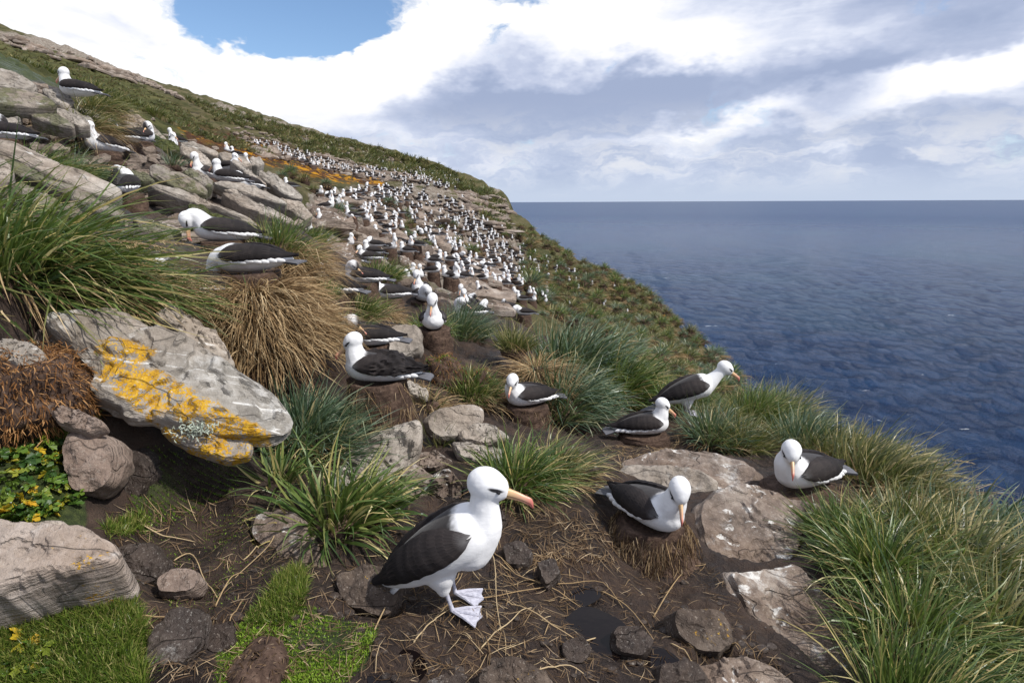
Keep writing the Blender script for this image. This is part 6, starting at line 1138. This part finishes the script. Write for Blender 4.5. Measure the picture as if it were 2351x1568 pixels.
def leaf_mesh(seed):
    rs_ = np.random.default_rng(seed); V, T = [], []
    for lob in (-62, 0, 62):
        n = 7; a = R(lob); o_ = len(V); V.append((0, 0, 0)); c, s = math.cos(a), math.sin(a); pts_ = []
        for k, (x, y) in enumerate([(.012, .004), (.018, .013), (.026, .009), (.036, .015), (.042, .006), (.050, 0), (.042, -.006), (.036, -.015), (.026, -.009), (.018, -.013), (.012, -.004)]):
            x *= 1.0 if lob == 0 else .8; z = -.25*x*x/.05+.004*math.sin(k*2.3+seed)+abs(y)*.3; pts_.append((x*c-y*s, x*s+y*c, z))
        V += pts_; T += [(o_, o_+1+k, o_+2+k) for k in range(len(pts_)-1)]
    return mesh_np('leaf', np.array(V), np.array(T), [LEAFM])
LEAVES = [leaf_mesh(k) for k in range(4)]
def leafy(name, poly, n, label, smin=.5, smax=1.0, hgt=.06):
    P = scatter(poly, n, rs); c = P.mean(0); root = obj(name, None, label=label, cat='plant'); root.location = tuple(c)
    for p in P:
        o_ = obj('leaf', LEAVES[rs.integers(4)], parent=root); o_.location = tuple(p-c+np.array([0, 0, rs.uniform(.01, hgt)])); s_ = rs.uniform(smin, smax); o_.scale = (s_, s_, s_); o_.rotation_euler = (R(rs.normal(25, 22)), R(rs.normal(10, 22)), R(rs.uniform(0, 360)))
leafy('leafy_herb', [(-60,885),(40,890),(110,960),(150,1010),(190,1080),(198,1150),(170,1195),(80,1215),(-60,1225)], 290, 'bank of lobed green and yellow leaves above the pale layered slab')
leafy('leafy_herb', [(-60,1200),(60,1190),(150,1180),(120,1215),(20,1240),(-60,1262)], 50, 'orange-yellow leaves hanging over the thin pale stone', .7, 1.1)
leafy('leafy_herb', [(-40,1480),(60,1460),(120,1500),(90,1568),(-40,1590)], 60, 'low leafy herb growing through the short grass', .6, 1.1, .04)
P = scatter([(60,640),(100,635),(125,680),(110,710),(75,690)], 900, rs, 1.5, 5); n = len(P)
obj('feathery_herb', blade_mesh('feathery_herb', [blades(n, P+np.array([0, 0, .02])*rs.uniform(0, 3, (n, 1)), rs.normal(size=(n, 3))+np.array([0, -.2, .6]), rs.uniform(.02, .05, n), .006, .2, np.zeros(3), 2, rs, rs.uniform(0, .8, n))], G_BLUE), label='feathery grey-green herb on the orange peat bank', cat='plant', kind='stuff')
# peat mounds with fibrous skin
def mound(px, py, Y, r, label, seed, nf=1500, m=None, L=.07, lift=0., topmoss=0):
    p = at(px, py, Y); p[2] = float(zat(p[0], p[1]))+lift; root = obj('peat_mound', None, label=label, cat='peat mound'); root.location = tuple(p); rs_ = np.random.default_rng(seed)
    v, q, t = sphere_np((0, 0, 0), r, 36, 24); nn = v/np.linalg.norm(v/np.array(r)**2, axis=1)[:, None]/np.array(r)**2; v = v+nn*(fbm(v*9+seed, 4)*.07*min(r)/.15)[:, None]
    obj('peat_core', mesh_np('peat_core', v, [q, t], [MUD]), parent=root)
    k = rs_.integers(0, len(v), nf); b = v[k]+rs_.normal(size=(nf, 3))*.016; d = nn[k]*.5+np.array([.1, -.05, -.8])*rs_.uniform(.2, 1, (nf, 1))+rs_.normal(size=(nf, 3))*.3
    obj('fibres', blade_mesh('fibres', [blades(nf, b, d, L*rs_.uniform(.4, 1.2, nf), .005, .4, np.zeros(3), 3, rs_, curl=.4)], m or FIBRE), parent=root, kind='stuff')
    if topmoss:
        k = k[v[k][:, 2] > r[2]*.3][:topmoss]; n_ = len(k); obj('moss_tufts', blade_mesh('moss_tufts', [blades(n_, v[k], nn[k]+rs_.normal(size=(n_, 3))*.5, .025*rs_.uniform(.5, 1.2, n_), .006, .1, np.zeros(3), 2, rs_, rs_.uniform(0, .5, n_))], G_MOSS), parent=root, kind='stuff')
mound(15,735,2.35,(.26,.24,.20),'orange-brown fibrous peat bank at the left',1,9000,L=.045)
mound(1098,825,5.4,(.16,.16,.25),'knobbly brown peat stump right of the upright bird',2,900,L=.06,topmoss=200)
mound(1015,840,5.35,(.22,.17,.20),'mossy brown peat stump in front of the upright bird',3,1000,L=.06,topmoss=500)
mound(1172,825,5.5,(.18,.18,.20),'rust-brown peat stump beside the tan dead mound',4,1000,L=.06)
mound(560,775,3.8,(.20,.20,.22),'dark peat shoulder under the pedestal nest',5,900,DARKSTRAW,L=.08)
mound(590,1545,1.62,(.10,.13,.06),'bare brown peat hump in the bright moss',6,500,DARKSTRAW,L=.03)
p = lift_to(at(572, 631, 4.25)); obj_, h_ = place_nest(p, 'dark nest bowl on top of the dead grass pedestal', k=3, sc=1.25); nest_straw(obj_, p, h_, 500, 801, rt=.23, rb=.28)
p = at(1842, 1126, 3.65); obj_, h_ = place_nest(lift_to(p, .03), 'flat nest of mud and roots at the cliff brink', k=2, sc=1.3); nest_straw(obj_, p, h_, 300, 802, L=(.04, .1), rt=.25, rb=.3)
# ------------------------------------------------------------------ straw
def litter(poly, n, L, m, label, w=.003, tint=(0, 1)):
    P = scatter(poly, n, rs); n = len(P); a = rs.uniform(0, 2*math.pi, n); d = np.stack([np.cos(a), np.sin(a), rs.uniform(-.05, .25, n)], -1)
    # each stem is laid along the ground
    v, f, t, al, rn = blades(n, P, d, L*rs.uniform(.3, 1.3, n), w, .05, np.zeros(3), 3, rs, rs.uniform(tint[0], tint[1], n), curl=.35); z = zat(v[:, 0], v[:, 1]); v[:, 2] = z+.006+.012*np.repeat(rs.uniform(0, 1, n), 8)
    obj('straw_litter', blade_mesh('straw_litter', [(v, f, t, al, rn)], m), kind='stuff', label=label, cat='straw')
MUDP = [(260,1180),(560,1150),(760,1180),(1000,1160),(1250,1120),(1400,1200),(1650,1320),(1800,1568),(330,1568),(300,1350)]
litter(MUDP, 3400, .07, DARKSTRAW, 'dark plant litter trodden into the peat')
litter(MUDP, 200, .11, STRAW, 'dry straw scattered over the peat', .0032)
litter([(950,1280),(1300,1290),(1350,1420),(1250,1568),(980,1500),(930,1400)], 190, .14, STRAW, 'tangle of straw around the feet of the standing bird', .0032)
litter([(900,900),(1010,820),(1150,850),(1050,920)], 500, .18, STRAW, 'straw spread between the nests', .005)
litter([(1380,1030),(1560,1010),(1560,1060),(1400,1070)], 260, .16, STRAW, 'straw under the bird above the brown ledge', .005)
litter([(1780,1130),(1960,1120),(1990,1170),(1850,1170)], 300, .12, DARKSTRAW, 'root litter around the flat nest', .004)
litter([(1150,1160),(1400,1180),(1420,1300),(1200,1300)], 400, .12, DARKSTRAW, 'litter between the green tussock and the straw nest', .004)
STEMS = [[(1010,1405),(1150,1375),(1300,1350),(1380,1345),(1430,1400)],[(1130,1270),(1190,1330),(1300,1380),(1430,1470)],[(1150,1380),(1260,1440),(1330,1480)],[(1330,1480),(1400,1470),(1440,1460)],[(1115,1240),(1135,1300),(1140,1390),(1150,1450)],[(400,1290),(440,1280),(470,1340),(500,1380)],[(495,1395),(530,1340),(560,1320)],[(500,1500),(530,1440),(560,1380)],[(300,1420),(350,1430),(420,1425)],[(640,1200),(620,1260),(540,1330)],[(950,1480),(1000,1430),(1040,1400)],[(1100,1500),(1180,1430),(1220,1400)],[(1540,1480),(1580,1530),(1640,1560)],[(1500,1420),(1560,1330),(1620,1300)],[(1650,1480),(1700,1490)],[(1380,1360),(1440,1400),(1500,1470)],[(860,1450),(900,1380),(920,1340)],[(1180,1580),(1280,1540),(1340,1550)],[(320,1210),(380,1240),(450,1250)],[(560,1290),(640,1270),(720,1250)]]
for i, pl in enumerate(STEMS):
    Q = np.array([hit(*p_) for p_ in pl]); S_ = spline(Q, 14); S_[:, 2] = np.maximum(S_[:, 2], zat(S_[:, 0], S_[:, 1]))+.006+.012*np.sin(np.linspace(0, math.pi, 14)); v, q, t = tube_np(S_, np.linspace(.0032, .0016, 14), 5); n = len(v)
    obj('dry_stem', mesh_np('dry_stem', v, [q, t], [STRAW], attrs=dict(tint=np.full(n, .55+.4*math.sin(i*2.7)**2), along=np.zeros(n), rnd=np.zeros(n))), label='long dry grass stem lying across the wet peat', cat='stem', group='dry stems lying on the peat')
# green blade fallen in the mud
# ------------------------------------------------------------------ puddles
m, q = mat('puddle_water'); PUD = finish(m, q, principled(q, (0.006, 0.004, 0.004), .03, .22, bump(q, q.noise(geo_pos(q), 18, 2, .5), .06, .01)))
for i, (poly, dz) in enumerate([([(1260,1440),(1330,1420),(1400,1430),(1440,1470),(1420,1520),(1340,1545),(1270,1530),(1240,1480)],.0),([(1420,1510),(1500,1490),(1560,1530),(1540,1580),(1440,1590)],.0),([(840,1500),(900,1480),(960,1500),(980,1550),(920,1600),(850,1580)],.0),([(1290,1350),(1340,1340),(1380,1370),(1340,1400),(1295,1385)],.0)]):
    Q = np.array([hit(*p_) for p_ in poly]); zc = np.percentile([float(zat(a, b)) for a, b, _ in Q], 45)+.004; c = Q.mean(0); ph = len(Q)
    S_ = spline(np.concatenate([Q, Q[:1]]), 40)[:-1]; V = np.concatenate([[[c[0], c[1], zc]], np.stack([S_[:, 0], S_[:, 1], np.full(len(S_), zc)], -1)]); k = np.arange(len(S_))
    obj('puddle', mesh_np('puddle', V, np.stack([np.zeros_like(k), k+1, (k+1) % len(S_)+1], -1), [PUD]), kind='structure', label='dark puddle of still water in the peat')
# pebbles trodden into the mud
PEB = [slab_geom(np.stack([np.cos(a_), np.sin(a_)*.8], 1), 1.2, 900+k, boxy=.8, N=12, NR=7, rough=.12, layers=1, terr=.0) for k, a_ in enumerate([np.linspace(0, 6.28, 8, endpoint=False)+.4*k for k in range(3)])]
RV, RF, off_ = [], [], 0
for p in scatter([(930,1200),(1400,1250),(1700,1400),(1900,1568),(950,1568),(480,1480),(420,1300)], 420, rs):
    V_, F_ = PEB[rs.integers(3)]; s_ = .006+.022*rs.uniform(0, 1)**3; RV.append(V_*s_*np.array([1, 1, .6])+p); RF.append(F_[:, ::-1]+off_); off_ += len(V_)
obj('pebbles', mesh_np('pebbles', np.concatenate(RV), np.concatenate(RF), [M_DARK]), kind='stuff', label='small pebbles and clods trodden into the wet peat', cat='pebbles')
# grey-green leafy lichen tuft on the yellow slab under the big one
P = []
c = at(448, 985, 2.36); rs_ = np.random.default_rng(4); n = 260; b = c+rs_.normal(size=(n, 3))*np.array([.045, .02, .018])
m, q = mat('foliose_lichen'); LICH = finish(m, q, principled(q, (0.36, 0.40, 0.33), .9, .1))
lo = obj('lichen_tuft', blade_mesh('lichen_tuft', [blades(n, b, rs_.normal(size=(n, 3))+np.array([0, -.8, .3]), rs_.uniform(.012, .03, n), .007, .2, np.zeros(3), 2, rs_, curl=.8)], LICH), kind='stuff', label='grey-green leafy lichen under the rim of the yellow slab', cat='lichen')
